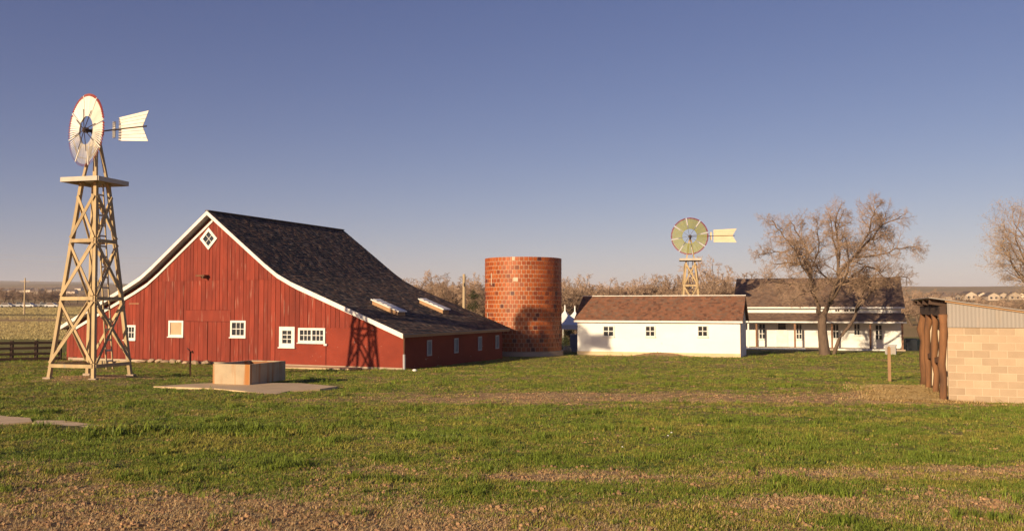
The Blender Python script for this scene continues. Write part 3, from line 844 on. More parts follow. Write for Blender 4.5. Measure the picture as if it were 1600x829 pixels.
    rad = lambda a: tx_ * math.cos(a) + Vector((0, 0, 1)) * math.sin(a)
    tang = lambda a: tx_ * -math.sin(a) + Vector((0, 0, 1)) * math.cos(a)
    ns = 8; a00 = R(10)
    for s_ in range(ns):
        a0 = a00 + 2 * math.pi * s_ / ns; gap = .045
        MB().beam(hub + rad(a0) * .08 + wd * .07, hub + rad(a0) * (wheel_r * .60) + wd * .05, .020, .020, wd).build('spoke', M_IRON, root)
        sec = MB()
        for rr in (wheel_r * .44, wheel_r * .82):
            sec.beam(hub + rad(a0 + gap) * rr - wd * .045, hub + rad(a0 + 2 * math.pi / ns - gap) * rr - wd * .045, .05, .03, wd)
        sec.beam(hub + rad(a0) * wheel_r * .40 + wd * .0, hub + rad(a0) * wheel_r * .99 + wd * .0, .036, .036, wd)
        sec = sec.build('wheel_section', vane_m, root)
        for b in range(seg):
            a = a0 + gap + (2 * math.pi / ns - 2 * gap) * (b + .5) / seg
            da_ = (2 * math.pi / ns - 2 * gap) / seg
            pit = R(30)
            dirw = tang(a) * math.cos(pit) + wd * math.sin(pit)
            nrm = rad(a).cross(dirw)
            def pt(r, s):
                w = r * da_ * .86 * .5
                return hub + rad(a) * r + dirw * (w * s)
            r0, r1, r2 = wheel_r * .39, wheel_r * .93, wheel_r
            th = .006
            mb = MB()
            for ra, rb, mi in ((r0, r1, 0), (r1, r2, 1)):
                mb.hexa([pt(ra, -1) - nrm * th, pt(ra, 1) - nrm * th, pt(ra, 1) + nrm * th, pt(ra, -1) + nrm * th, pt(rb, -1) - nrm * th, pt(rb, 1) - nrm * th, pt(rb, 1) + nrm * th, pt(rb, -1) + nrm * th], mi)
            mb.build('blade', [blade_m, M_TIPRED], sec)
    # tail: rod, small governor board, slatted swallow-tailed vane
    g_, v0, v1 = tail
    lift = Vector((0, 0, vane_lift))
    rod_at = lambda l: top + td * l + lift * (l / v1)
    MB().tube([rod_at(.0), rod_at(v1 * .96)], .028, 6).build('tail_rod', M_IRON, root)
    sn = td.cross(Vector((0, 0, 1)))
    MB().beam(rod_at(g_) - Vector((0, 0, .30)), rod_at(g_) + Vector((0, 0, .30)), .14, .025, td).build('governor_board', vane_m, root)
    van = MB().beam(rod_at(v0 + .08) - Vector((0, 0, vane_h[0] * .5)) - sn * .03, rod_at(v0 + .08) + Vector((0, 0, vane_h[0] * .5)) - sn * .03, .06, .025, td)
    van = van.beam(rod_at(v1 - .35) - Vector((0, 0, vane_h[1] * .46)) - sn * .03, rod_at(v1 - .35) + Vector((0, 0, vane_h[1] * .48)) - sn * .03, .06, .025, td).build('vane', vane_m, root)
    nsl = 8
    for i in range(nsl):
        t0, t1 = i / nsl + .012, (i + 1) / nsl - .004
        vs = []
        def edge(t, far):
            f = (t - .5) * 2                                     # -1 bottom .. 1 top
            if far:
                l = v1 - .30 * (1 - abs(f)) ; z = vane_h[1] * .5 * f
            else:
                l = v0 ; z = vane_h[0] * .5 * f
            return rod_at(l) + Vector((0, 0, z))
        q = [edge(t0, 0), edge(t0, 1), edge(t1, 1), edge(t1, 0)]
        MB().hexa([p - sn * .008 for p in q] + [p + sn * .008 for p in q]).build('slat', vane_m, van)
    return root
w1 = at(141.5, 587, 31.8)
W1P, W1H = at(148.5, 287, 31.8).z - gz(w1.x, w1.y), at(137, 206, 31.8).z - gz(w1.x, w1.y)
windmill('windmill', 'tall timber windmill with white wheel standing nearest, left of the red barn', (w1.x, w1.y, gz(w1.x, w1.y) - .0), R(-60), (-.616, -.788), (.9, -.44), M_BLADEW, M_VANE, (.95, 1.2, 2.72), height=W1P, hub_up=W1H - W1P, ladder_face=0, vane_lift=-.03, vane_h=(.86, 1.12))
w2 = at(1080, 540, 66.0)
windmill('windmill', 'far windmill with olive wheel rising behind the white shed roof', (w2.x, w2.y, gz(w2.x, w2.y)), R(-45 - 10), (-.33, -.94), (.97, -.25), M_BLADEG, M_VANEC, (1.55, 1.75, 3.45), vane_lift=.0, vane_h=(.95, 1.05), wheel_r=1.42, ladder_face=1, hub_off=.3)

# ------------------------------------------------------------------ trough on its slab
tz_ = .36
TO = at(390, 605, 28.5); TO.z = gz(TO.x, TO.y)
tv = Vector((-.95, .32, 0)).normalized(); tw = Vector((.32, .95, 0)).normalized()
TA = Vector((-tv.x, -tv.y, 0))
trz = math.atan2(TA.y, TA.x)
slabz = TO.z + .05
slab_px = [(240, 603), (300, 599), (350, 597), (470, 598), (528, 603), (500, 607), (452, 610), (428, 616), (385, 611), (335, 606)]
sp = [ray_plane(a, b, (0, 0, slabz), (0, 0, 1)) for a, b in slab_px]
tag(MB().extrude([(q.x, q.y) for q in sp], lambda x, y: (x, y, slabz - .4), lambda x, y: (x, y, slabz)).build('concrete_slab', M_SLAB), kind='structure')
trough = thing('water_trough', 'open concrete water trough with rust streaks on a slab before the barn', 'trough', (TO.x, TO.y, slabz), trz)
tl, tw_, thh, wt = 1.45, 2.06, .66, .11
MB().box(-tl, 0, 0, wt, 0, thh).build('wall', M_TROUGH, trough)
MB().box(-tl, 0, tw_ - wt, tw_, 0, thh).build('wall', M_TROUGH, trough)
MB().box(-tl, -tl + wt, wt + .001, tw_ - wt - .001, 0, thh).build('wall', M_TROUGH, trough)
MB().box(-wt, 0, wt + .001, tw_ - wt - .001, 0, thh).build('wall', M_TROUGH, trough)
MB().box(-tl + wt + .001, -wt - .001, tw_ - wt - .014, tw_ - wt - .001, .02, thh - .03).build('lining', M_RUSTIN, trough)
MB().box(-wt - .014, -wt - .001, wt + .02, tw_ - wt - .02, .02, thh - .03).build('lining', M_RUSTIN, trough)
MB().box(-tl + wt, -wt, wt, tw_ - wt, .01, .12).build('floor', M_RUSTIN, trough)
# broken slabs left in the grass
for lab, px in (('cracked concrete slab in the grass at the left edge of the picture', [(-60, 640), (12, 650), (47, 652), (50, 658), (0, 662), (-60, 655)]),
                ('long concrete slab in the grass, right of the cracked one', [(56, 656), (98, 656), (168, 665), (150, 670), (112, 676), (70, 668), (50, 660)])):
    zz = gz(-9.5, 18) + .045
    sp = [ray_plane(a, b, (0, 0, zz), (0, 0, 1)) for a, b in px]
    tag(MB().extrude([(q.x, q.y) for q in sp], lambda x, y: (x, y, zz - .3), lambda x, y: (x, y, zz)).build('broken_slab', M_SLAB), lab, 'slab', 'broken slabs in the grass')
# standpipe
sp = at(297, 588, 35.5)
stp = thing('standpipe', 'thin rusty iron standpipe in the grass before the barn door', 'standpipe', (sp.x, sp.y, gz(sp.x, sp.y)))
MB().tube([(0, 0, -.2), (0, 0, .98)], .035, 8).build('pipe', M_RUST, stp)
MB().tube([(-.0, 0, .92), (.09, -.03, .98), (.12, -.04, .9)], .03, 6).build('spout', M_RUST, stp)
MB().beam((-.02, 0, 1.0), (-.16, .05, 1.10), .035, .02).build('handle', M_IRON, stp)

# ------------------------------------------------------------------ rail fence on the left
fa, fb = at(-150, 560, 46.5), at(92, 563, 51.0)
fence = thing('rail_fence', 'dark stained timber rail fence running up to the barn on the left', 'fence', (fa.x, fa.y, 0))
fd = fb - fa; fd.z = 0; fl = fd.length; fdn = fd.normalized()
nP = 6
for i in range(nP + 1):
    q = fdn * (fl * i / nP); zz = gz(fa.x + q.x, fa.y + q.y)
    MB().box(q.x - .075, q.x + .075, q.y + .03, q.y + .18, zz - .3, zz + 1.15).build('post', M_FENCE, fence)
for i in range(nP):
    q0, q1 = fdn * (fl * i / nP), fdn * (fl * (i + 1) / nP)
    z0, z1 = gz(fa.x + q0.x, fa.y + q0.y), gz(fa.x + q1.x, fa.y + q1.y)
    for h in (.12, .40, .72, 1.03):
        MB().beam((q0.x, q0.y, z0 + h + rng.uniform(-.01, .01)), (q1.x, q1.y, z1 + h + rng.uniform(-.01, .01)), .14, .04, (0, 0, 1)).build('rail', M_FENCE, fence)

# ------------------------------------------------------------------ block shed on the right
BS = at(1483, 628, 23.3)
BU = Vector((.9333, -.36, 0)).normalized(); BB = Vector((-BU.y, BU.x, 0))
bz = gz(BS.x, BS.y)
bs_ = thing('block_shed', 'open fronted concrete block shed with tin topped wall and rough log posts', 'shed', (BS.x, BS.y, BS.z), math.atan2(BU.y, BU.x))
NB, NC, bw, bh = 11, 10, .40, .20
MB().box(0.0, NB * bw, .006, .19, -.5, NC * bh).build('wall', M_BLKMORT, bs_)
blk = {}
for r in range(NC + 1):
    x = 0.0
    first = True
    while x < NB * bw - .01:
        w = bw / 2 if (first and r % 2) else min(bw, NB * bw - x)
        first = False
        key = round(w, 2)
        if key not in blk:
            blk[key] = MB().box(.008, w - .008, 0, .02, .008, bh - .008).mesh('block', M_BLOCK)
        o = link('block', blk[key], bs_)
        o.location = (x, rng.uniform(-.006, .003), (r - 1) * bh)
        x += w
# tin gable infill as corrugated sheets, roof, beams
z_t0, slp = NC * bh + .70, -.155
top = lambda x: z_t0 + slp * x
sw = .65; k = 0
x = 0.0
while x < NB * bw - .01:
    mb = MB(); n = 28
    for i in range(n):
        a, b = x + sw * i / n, x + sw * (i + 1) / n
        ya = -.012 - .004 * math.cos(2 * math.pi * (a / (sw / 7))); yb = -.012 - .004 * math.cos(2 * math.pi * (b / (sw / 7)))
        mb.hexa([(a, ya - .03, NC * bh + .003), (b, yb - .03, NC * bh + .003), (b, yb - .027, NC * bh + .003), (a, ya - .027, NC * bh + .003),
                 (a, ya - .03, top(a)), (b, yb - .03, top(b)), (b, yb - .027, top(b)), (a, ya - .027, top(a))])
    mb.build('tin_sheet', M_METAL, bs_); x += sw
DEP = 6.6
MB().hexa([(0, .03, NC * bh), (NB * bw, .03, NC * bh), (NB * bw, .15, NC * bh), (0, .15, NC * bh), (0, .03, top(0)), (NB * bw, .03, top(NB * bw)), (NB * bw, .15, top(NB * bw)), (0, .15, top(0))]).build('gable_frame', M_BEAM, bs_)
MB().hexa([(-.45, -.16, top(-.45) + .02), (NB * bw, -.16, top(NB * bw) + .02), (NB * bw, DEP + .2, top(NB * bw) + .02), (-.45, DEP + .2, top(-.45) + .02),
           (-.45, -.16, top(-.45) + .045), (NB * bw, -.16, top(NB * bw) + .045), (NB * bw, DEP + .2, top(NB * bw) + .045), (-.45, DEP + .2, top(-.45) + .045)]).build('roof_sheet', M_METAL, bs_)
MB().hexa([(-.05, -.10, top(0) - .02), (NB * bw, -.10, top(NB * bw) - .03), (NB * bw, -.06, top(NB * bw) - .03), (-.05, -.06, top(0) - .02),
           (-.05, -.10, top(0) + .018), (NB * bw, -.10, top(NB * bw) + .018), (NB * bw, -.06, top(NB * bw) + .018), (-.05, -.06, top(0) + .018)]).build('rake_board', M_STAKE, bs_)
for yy in (.25, 2.3, 4.3, 6.3):
    MB().beam((-.42, yy, top(-.42) - .07), (NB * bw, yy, top(NB * bw) - .07), .14, .09, (0, 0, 1)).build('rafter', M_BEAM, bs_)
MB().beam((-.10, -.02, NC * bh + .44), (-.10, DEP, NC * bh + .44), .26, .16, (0, 0, 1)).build('front_beam', M_BEAM, bs_)
MB().box(NB * bw - .1, NB * bw, .2, DEP, -.4, NC * bh + .0).build('rear_wall', M_BLKMORT, bs_)
MB().box(.0, NB * bw, DEP - .1, DEP, -.4, NC * bh + .1).build('end_wall', M_BLKMORT, bs_)
for yy, r in ((.02, .10), (2.2, .095), (4.4, .10), (6.4, .13)):
    pts = [Vector((-.12 + rng.uniform(-.045, .045), yy + rng.uniform(-.045, .045), z)) for z in (-.4, .2, .6, 1.0, 1.4, 1.8, 2.1, 2.35)]
    MB().tube(pts, [r * rng.uniform(.8, 1.2) for _ in pts], 9).build('log_post', M_POST, bs_, smooth=True)
for yy in (1.1, 3.4):
    MB().beam((-.14, yy - .9, 1.15), (-.14, yy + .9, 1.0), .16, .04, (0, 0, 1)).build('stall_rail', M_POST, bs_)

# stake, small utility box, cabinet
p = at(1390, 597, 31.8)
stk = thing('wooden_stake', 'thin upright wooden stake in the grass left of the block shed', 'stake', (p.x, p.y, gz(p.x, p.y)))
MB().hexa([(-.05, -.03, -.2), (.05, -.03, -.2), (.05, .03, -.2), (-.05, .03, -.2), (-.045, -.025, 1.22), (.05, -.025, 1.22), (.05, .03, 1.22), (-.045, .03, 1.22)]).build('shaft', M_STAKE, stk)
MB().extrude([(-.045, 1.22), (.05, 1.22), (.0, 1.27)], lambda x, z: (x, -.025, z), lambda x, z: (x, .03, z)).build('tip', M_STAKE, stk)
p = at(1392, 556, 58.0)
ub = thing('utility_box', 'low pale grey metal utility box between the porch and the stake', 'box', (p.x, p.y, gz(p.x, p.y)), -.5)
MB().box(-.33, .33, -.25, .25, 0, .58).build('housing', M_SOFFIT, ub)
MB().box(-.36, .36, -.28, .28, .581, .64).build('lid', M_SOFFIT, ub)
MB().box(-.30, -.015, -.262, -.251, .06, .54).build('door', M_METAL, ub)
MB().box(.015, .30, -.262, -.251, .06, .54).build('door', M_METAL, ub)
p = at(1424, 545, 67.0)
cbx = thing('storage_bin', 'dark storage bin with a lid standing at the right end of the farmhouse', 'bin', (p.x, p.y, gz(p.x, p.y) - .02), -.35)
MB().box(-.40, .40, -.35, .35, 0, .82).build('body', pmat('dark_bin', (.018, .022, .03), rand=0), cbx)
MB().hexa([(-.43, -.4, .822), (.43, -.4, .822), (.43, .38, .822), (-.43, .38, .822), (-.42, -.38, .88), (.42, -.38, .88), (.42, .37, .95), (-.42, .37, .95)]).build('lid', MATS['dark_bin'], cbx)

# ------------------------------------------------------------------ canopies beyond the shed
def canopy(label, px, D, spike):
    c = at(px, 550, D); g = gz(c.x, c.y)
    t = thing('canopy_tent', label, 'tent', (c.x, c.y, g), math.atan2(WU.y, WU.x), 'white peaked canopies')
    s, e, pk = 1.5, 2.0, 3.05
    for a, b in ((-1, -1), (1, -1), (1, 1), (-1, 1)):
        MB().tube([(a * s * .97, b * s * .97, 0), (a * s * .97, b * s * .97, e)], .035, 6).build('pole', M_WHITE, t)
    mb = MB(); n = 8; ring = []
    for i in range(n + 1):
        k = i / n
        r = s * (1 - k); z = e + (pk - e) * (k ** 1.7)
        r = max(r, .05)
        ring.append([(q * r, w * r, z) for q, w in ((-1, -1), (1, -1), (1, 1), (-1, 1))])
    ring.append([(q * .035, w * .035, pk + .45) for q, w in ((-1, -1), (1, -1), (1, 1), (-1, 1))])
    vs = [p for rr in ring for p in rr]; m = len(ring)
    fs = [(i * 4 + j, i * 4 + (j + 1) % 4, (i + 1) * 4 + (j + 1) % 4, (i + 1) * 4 + j) for i in range(m - 1) for j in range(4)] + [tuple((m - 1) * 4 + j for j in range(4))]
    MB().add(vs, fs).build('canopy', M_CANVAS, t)
    for j, (a, b) in enumerate((((-s, -s), (s, -s)), ((s, -s), (s, s)), ((s, s), (-s, s)), ((-s, s), (-s, -s)))):
        MB().beam((a[0] * 1.005, a[1] * 1.005, e - .14), (b[0] * 1.005, b[1] * 1.005, e - .14), .34, .012, (0, 0, 1)).build('valance', M_CANVAS, t)
    return t
canopy('white peaked canopy tent nearest the silo edge', 883, 66.5, 0)
canopy('white peaked canopy tent half hidden by the white shed', 898.5, 71.5, 0)
p = at(901, 552, 64.5)
cab = thing('portable_cabinet', 'blue grey portable cabinet between the silo and the white shed', 'cabinet', (p.x, p.y, gz(p.x, p.y)), -.3)
MB().box(-.4, .4, -.4, .4, 0, 1.25).build('body', M_BLUEGREY, cab)
MB().box(-.34, .34, -.415, -.401, .06, 1.18).build('door', M_BLUEGREY, cab)
MB().box(-.43, .43, -.43, .43, 1.251, 1.31).build('top', M_SOFFIT, cab)
for i, (px, lab) in enumerate(((883, 'cream sack leaning beside the silo foot, the left one'), (889, 'cream sack under the canopy, the right one'))):
    p = at(px, 552, 63.0)
    mb = MB(); n1 = 8
    prof = [(.02, 0), (.20, .02), (.22, .18), (.17, .34), (.07, .44), (.09, .50), (.01, .51)]
    mb.add([(r * math.cos(2 * math.pi * k / n1) * (1 + .15 * math.sin(3 * k)), r * .8 * math.sin(2 * math.pi * k / n1), z) for r, z in prof for k in range(n1)],
           [(a * n1 + k, a * n1 + (k + 1) % n1, (a + 1) * n1 + (k + 1) % n1, (a + 1) * n1 + k) for a in range(len(prof) - 1) for k in range(n1)])
    o = mb.build('feed_sack', M_VANEC, smooth=True); o.location = (p.x, p.y, gz(p.x, p.y)); o.rotation_euler = (0, .12 * (1 - 2 * i), i)
    tag(o, lab, 'sack', 'cream sacks by the canopy')

# ------------------------------------------------------------------ poles
p = at(725, 490, 76)
pole = thing('utility_pole', 'bare pale wooden utility pole rising between the barn roof and silo', 'pole', (p.x, p.y, gz(p.x, p.y)))
MB().tube([(0, 0, -.5), (0, 0, 3), (0, 0, 3 + 52 / F * 76 - gz(p.x, p.y))], [.16, .145, .125], 10).build('shaft', M_POLE, pole, smooth=True)
MB().box(-.03, .03, -.19, -.12, 5.2, 5.5).build('bracket', M_IRON, pole)
p = at(38, 478, 200)
pole = thing('utility_pole', 'thin far utility pole at the field edge near the left border', 'pole', (p.x, p.y, gz(p.x, p.y)))
MB().tube([(0, 0, -.5), (0, 0, 3 + 46 / F * 200 - gz(p.x, p.y))], [.2, .15], 8).build('shaft', M_POLE, pole)
MB().beam((-1.1, 0, 7.6), (1.1, 0, 7.6), .12, .1).build('crossarm', M_POLE, pole)
for i, py in enumerate((396, 404)):
    a, b = at(-60, py - 2, 210), at(330, py + 6, 190)
    pts = []
    for k in range(13):
        t = k / 12; q = a.lerp(b, t); q.z -= 1.1 * 4 * t * (1 - t) * .6; pts.append(q)
    tag(MB().tube(pts, .014, 4).build('power_line', M_SOFFIT), 'thin power line across the sky behind the windmill, the %s one' % ('upper', 'lower')[i], 'power line', 'power lines')

# ------------------------------------------------------------------ trees
class Tree:
    """collects limbs (trunk mesh) and branches (crown mesh)"""
    def __init__(s, seed):
        s.r = random.Random(seed); s.trunk, s.crown = MB(), MB(); s.tips = []
    def rdir(s, d, spread):
        v = Vector((s.r.gauss(0, 1), s.r.gauss(0, 1), s.r.gauss(0, 1)))
        v -= d * v.dot(d)
        if v.length < 1e-6: v = Vector((1, 0, 0))
        return (d * math.cos(spread) + v.normalized() * math.sin(spread)).normalized()
    def branch(s, p, d, L, r, lvl, cfg):
        n = (5, 4, 3, 2)[min(lvl, 3)]
        pts, rad = [p.copy()], [r]
        q = p.copy()
        for i in range(n):
            wob = cfg['wob'] * (1.2 if lvl < 2 else .8)
            d = (d + Vector((s.r.gauss(0, wob), s.r.gauss(0, wob), s.r.gauss(0, wob) + cfg['up'] * (.5 if lvl else 1)))).normalized()
            q = q + d * (L / n)
            pts.append(q.copy()); rad.append(r * (1 - .72 * (i + 1) / n))
        s.crown.tube(pts, rad, (6, 5, 3, 3)[min(lvl, 3)], cap=False)
        if lvl >= cfg['maxl']:
            s.tips.append((q.copy(), d.copy())); return
        s.sprout(pts, rad, L, lvl, cfg)
    def sprout(s, pts, rad, L, lvl, cfg, start=.22):
        k = cfg['n'][lvl]
        for j in range(k):
            t = start + (1 - start) * (j + s.r.random()) / k
            x = t * (len(pts) - 1); i = min(int(x), len(pts) - 2); f = x - i
            p = pts[i].lerp(pts[i + 1], f)
            d = (pts[i + 1] - pts[i]).normalized()
            r = rad[i] + (rad[i + 1] - rad[i]) * f
            l2 = L * cfg['lr'][lvl] * s.r.uniform(.65, 1.25) * (1.15 - .45 * t)
            s.branch(p, s.rdir(d, R(s.r.uniform(*cfg.get('ang', (30, 66))))), l2, max(cfg['rmin'], min(r * .62, l2 * .03)), lvl + 1, cfg)
        d = (pts[-1] - pts[-2]).normalized()
        s.branch(pts[-1], s.rdir(d, R(12)), L * cfg['lr'][lvl] * cfg.get('end', .5), max(cfg['rmin'], rad[-1] * .9), lvl + 1, cfg)

# the big bare cottonwood before the farmhouse
TD = 58.0
big = Tree(5)
tb = at(1289, 556, TD)
tbz = gz(tb.x, tb.y)
def tp(px, py, dy=0.0):
    v = at(px, py, TD); v.y += dy; v.z += 0
    return v - Vector((tb.x, tb.y, tbz))
def limb(tree, way, r0, r1, n=10, curve=.05):
    """smooth polyline through waypoints with tapering radius"""
    pts = [Vector(w) for w in way]
    out = []
    m = len(pts)
    for i in range(m - 1):
        p0, p1, p2, p3 = pts[max(i - 1, 0)], pts[i], pts[i + 1], pts[min(i + 2, m - 1)]
        for k in range(3):
            t = k / 3
            out.append(.5 * ((2 * p1) + (p2 - p0) * t + (2 * p0 - 5 * p1 + 4 * p2 - p3) * t * t + (3 * p1 - p0 - 3 * p2 + p3) * t ** 3))
    out.append(pts[-1])
    out = [p + Vector((tree.r.gauss(0, curve), tree.r.gauss(0, curve), tree.r.gauss(0, curve))) * (0 if i in (0,) else 1) for i, p in enumerate(out)]
    rad = [r0 + (r1 - r0) * (i / (len(out) - 1)) ** .8 for i in range(len(out))]
    tree.trunk.tube(out, rad, n, cap=True)
    return out, rad
cfgB = dict(wob=.17, up=.03, n=[20, 8, 7, 4], lr=[.26, .56, .58, .6], rmin=.007, maxl=3, ang=(38, 80), end=.30)
limb(big, [tp(1290, 562), tp(1288, 545), tp(1286, 525), tp(1284, 503), tp(1284, 488)], .44, .27, 12, .02)
limb(big, [tp(1303, 560), tp(1308, 540), tp(1318, 522), tp(1332, 506), tp(1346, 486, .5)], .15, .105, 8, .02)
LIMBS = [
    ([tp(1284, 492), tp(1272, 465, -.3), tp(1265, 440, -.6), tp(1250, 418, -1), tp(1228, 408, -1.6), tp(1190, 410, -2)], .24, .04),
    ([tp(1268, 448, -.5), tp(1258, 410, .2), tp(1246, 380, .8), tp(1222, 356, 1.2), tp(1209, 334, 1.4)], .16, .03),
    ([tp(1270, 455, .2), tp(1273, 415, 1.2), tp(1270, 380, 1.8), tp(1258, 348, 2.3), tp(1248, 333, 2.5)], .15, .03),
    ([tp(1284, 492), tp(1298, 470, .2), tp(1310, 440, .3), tp(1313, 410, .2), tp(1308, 378, -.2), tp(1303, 345, -.4), tp(1310, 318, -.6)], .26, .035),
    ([tp(1312, 425, .2), tp(1330, 400, -.6), tp(1350, 375, -1.2), tp(1370, 352, -1.6), tp(1398, 334, -1.9)], .17, .03),
    ([tp(1313, 415, .2), tp(1322, 380, 1.0), tp(1324, 350, 1.7), tp(1335, 322, 2.1)], .14, .03),
    ([tp(1330, 400, -.6), tp(1342, 365, -2.0), tp(1345, 335, -2.8), tp(1350, 322, -3.0)], .11, .028),
    ([tp(1298, 470, .2), tp(1320, 446, .9), tp(1348, 428, 1.5), tp(1376, 410, 2.0), tp(1398, 412, 2.4), tp(1424, 436, 2.6)], .17, .03),
    ([tp(1346, 486, .5), tp(1362, 462, .3), tp(1382, 440, -.4), tp(1402, 428, -.9), tp(1420, 434, -1.2)], .14, .03),
    ([tp(1276, 470, -.2), tp(1256, 452, -1.2), tp(1236, 458, -2.2), tp(1212, 470, -2.9)], .10, .025),
    ([tp(1265, 440, -.6), tp(1240, 420, -2.0), tp(1215, 390, -3.0), tp(1196, 372, -3.4)], .11, .025),
    ([tp(1350, 375, -1.2), tp(1375, 368, .4), tp(1400, 360, 1.2), tp(1408, 352, 1.5)], .08, .025),
    ([tp(1348, 428, 1.5), tp(1378, 430, 3.0), tp(1402, 442, 3.6)], .08, .025),
    ([tp(1308, 385, -.1), tp(1290, 360, -1.4), tp(1282, 335, -2.0)], .09, .025),
    ([tp(1273, 415, 1.2), tp(1284, 385, .6), tp(1280, 355, .2), tp(1276, 338, 0)], .09, .025),
    ([tp(1310, 440, .3), tp(1292, 415, 1.8), tp(1284, 392, 2.6), tp(1272, 368, 3.2)], .10, .025),
    ([tp(1370, 352, -1.6), tp(1376, 338, -.6), tp(1378, 328, 0)], .07, .022),
    ([tp(1320, 446, .9), tp(1352, 410, 2.6), tp(1372, 385, 3.4), tp(1392, 372, 3.9)], .10, .025),
    ([tp(1330, 400, -.6), tp(1362, 395, -2.2), tp(1388, 385, -3.2), tp(1405, 388, -3.6)], .09, .025),
    ([tp(1265, 440, -.6), tp(1236, 440, .8), tp(1212, 432, 1.8), tp(1196, 425, 2.2)], .09, .022),
    ([tp(1246, 380, .8), tp(1230, 385, 2.0), tp(1208, 385, 2.8), tp(1196, 392, 3.0)], .07, .022),
    ([tp(1346, 486, .5), tp(1340, 455, -1.5), tp(1348, 430, -2.6), tp(1362, 415, -3.2)], .09, .025),
    ([tp(1298, 470, .2), tp(1306, 430, -2.2), tp(1300, 395, -3.2), tp(1290, 370, -3.6)], .12, .03)]
for way, r0, r1 in LIMBS:
    pts, rad = limb(big, way, r0 * .82, r1 * .8, 7, .06)
    L_ = sum((b - a).length for a, b in zip(pts, pts[1:]))
    big.sprout(pts, rad, min(L_, 6.0), 0, cfgB, start=.22)
bt = thing('cottonwood_tree', 'large bare spreading tree with forked trunk in front of the farmhouse', 'tree', (tb.x, tb.y, tbz))
bt.scale = (.92, .92, .97)
big.trunk.build('trunk', M_BARK, bt, smooth=True)
big.crown.build('crown', M_TWIG, bt)
print('big tree faces', len(big.crown.f))

def generic_tree(seed, h, spread, n_limbs, cfg, trunk_r, fork=.28):
    t = Tree(seed); r = t.r
    top = Vector((r.uniform(-.1, .1) * h, r.uniform(-.1, .1) * h, h * fork))
    base_pts, base_rad = limb(t, [Vector((0, 0, -.3)), top * .5, top], trunk_r, trunk_r * .7, 8, .01)
    for i in range(n_limbs):
        a = 2 * math.pi * (i + r.random() * .7) / n_limbs
        rr = spread * r.uniform(.35, 1.0); zz = h * r.uniform(.62, .95) * (1.05 - .3 * rr / spread)
        e = Vector((rr * math.cos(a), rr * math.sin(a), zz))
        s0 = top * r.uniform(.75, 1.0)
        mid = s0.lerp(e, .5) + Vector((e.x * .08, e.y * .08, -.02 * h))
        pts, rad = limb(t, [s0, mid, e], trunk_r * .5, trunk_r * .1, 5, h * .012)
        t.sprout(pts, rad, (e - s0).length, 0, cfg, start=.2)
    return t
cfgF = dict(wob=.16, up=.05, n=[9, 7, 5, 3], lr=[.30, .58, .55, .5], rmin=.02, maxl=3, ang=(34, 76), end=.2)
PROTO = []
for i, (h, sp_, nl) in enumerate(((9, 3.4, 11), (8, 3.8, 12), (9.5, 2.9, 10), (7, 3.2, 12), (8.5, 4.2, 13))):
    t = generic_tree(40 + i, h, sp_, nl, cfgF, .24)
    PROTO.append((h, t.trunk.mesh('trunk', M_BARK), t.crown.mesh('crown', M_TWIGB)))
def far_tree(px, top_py, D, k, label, group, wide=1.0):
    p = at(px, 480, D); g = gz(p.x, p.y)
    H = EYE + (HY - top_py + 4) / F * D - g
    h, tm, cm = PROTO[k]
    s = H / (h * .98)
    o = thing('bare_tree', label, 'tree', (p.x, p.y, g), rng.uniform(0, 6.28), group)
    o.scale = (s * wide, s * wide, s)
    link('trunk', tm, o); link('crown', cm, o)
    return o
row = [(624, 434), (645, 426), (664, 430), (682, 423), (699, 417), (716, 426), (738, 417), (756, 424), (776, 432), (868, 434), (884, 424), (900, 423), (938, 432), (956, 438), (976, 428), (1002, 429), (1024, 432), (1040, 420), (1062, 404), (1090, 430), (1114, 400), (1134, 414), (1158, 430), (1178, 426), (1204, 432), (1232, 440)]
for i, (px, py) in enumerate(row):
    far_tree(px, py, rng.uniform(96, 122), rng.randrange(5), '%s bare brown tree from the left in the row behind the barn and sheds' % ORD[i], 'bare trees behind the farm', rng.uniform(.85, 1.35))
row2 = [(630, 446), (660, 442), (692, 440), (722, 440), (756, 444), (890, 444), (926, 448), (962, 446), (990, 446), (1020, 444), (1048, 438), (1078, 440), (1104, 440), (1140, 440), (1170, 442)]
for i, (px, py) in enumerate(row2):
    far_tree(px, py, rng.uniform(128, 150), rng.randrange(5), '%s low bare tree from the left in the farther hazy row behind the barn' % ORD[i], 'lower bare trees farther back', 1.5)
row3 = [(1424, 455), (1434, 450), (1446, 455), (1458, 462), (1476, 465), (1498, 458), (1509, 461), (1524, 460), (1541, 466), (1557, 461), (1574, 464), (1590, 462)]
for i, (px, py) in enumerate(row3):
    far_tree(px, py, rng.uniform(120, 150), rng.randrange(5), '%s low bare tree from the farmhouse end behind the block shed' % ORD[i], 'bare trees behind the block shed', 1.5)
row4 = [(-30, 450), (-18, 455), (-8, 452), (4, 449), (13, 452), (22, 448), (31, 452), (44, 457), (53, 453), (62, 455), (71, 450), (80, 455), (90, 457), (99, 459), (110, 455), (120, 459), (131, 460), (143, 458), (154, 462)]
for i, (px, py) in enumerate(row4):
    far_tree(px, py, rng.uniform(300, 360), rng.randrange(5), '%s small bare tree from the left at the far field edge' % ORD[i], 'bare trees at the far field edge', 1.5)

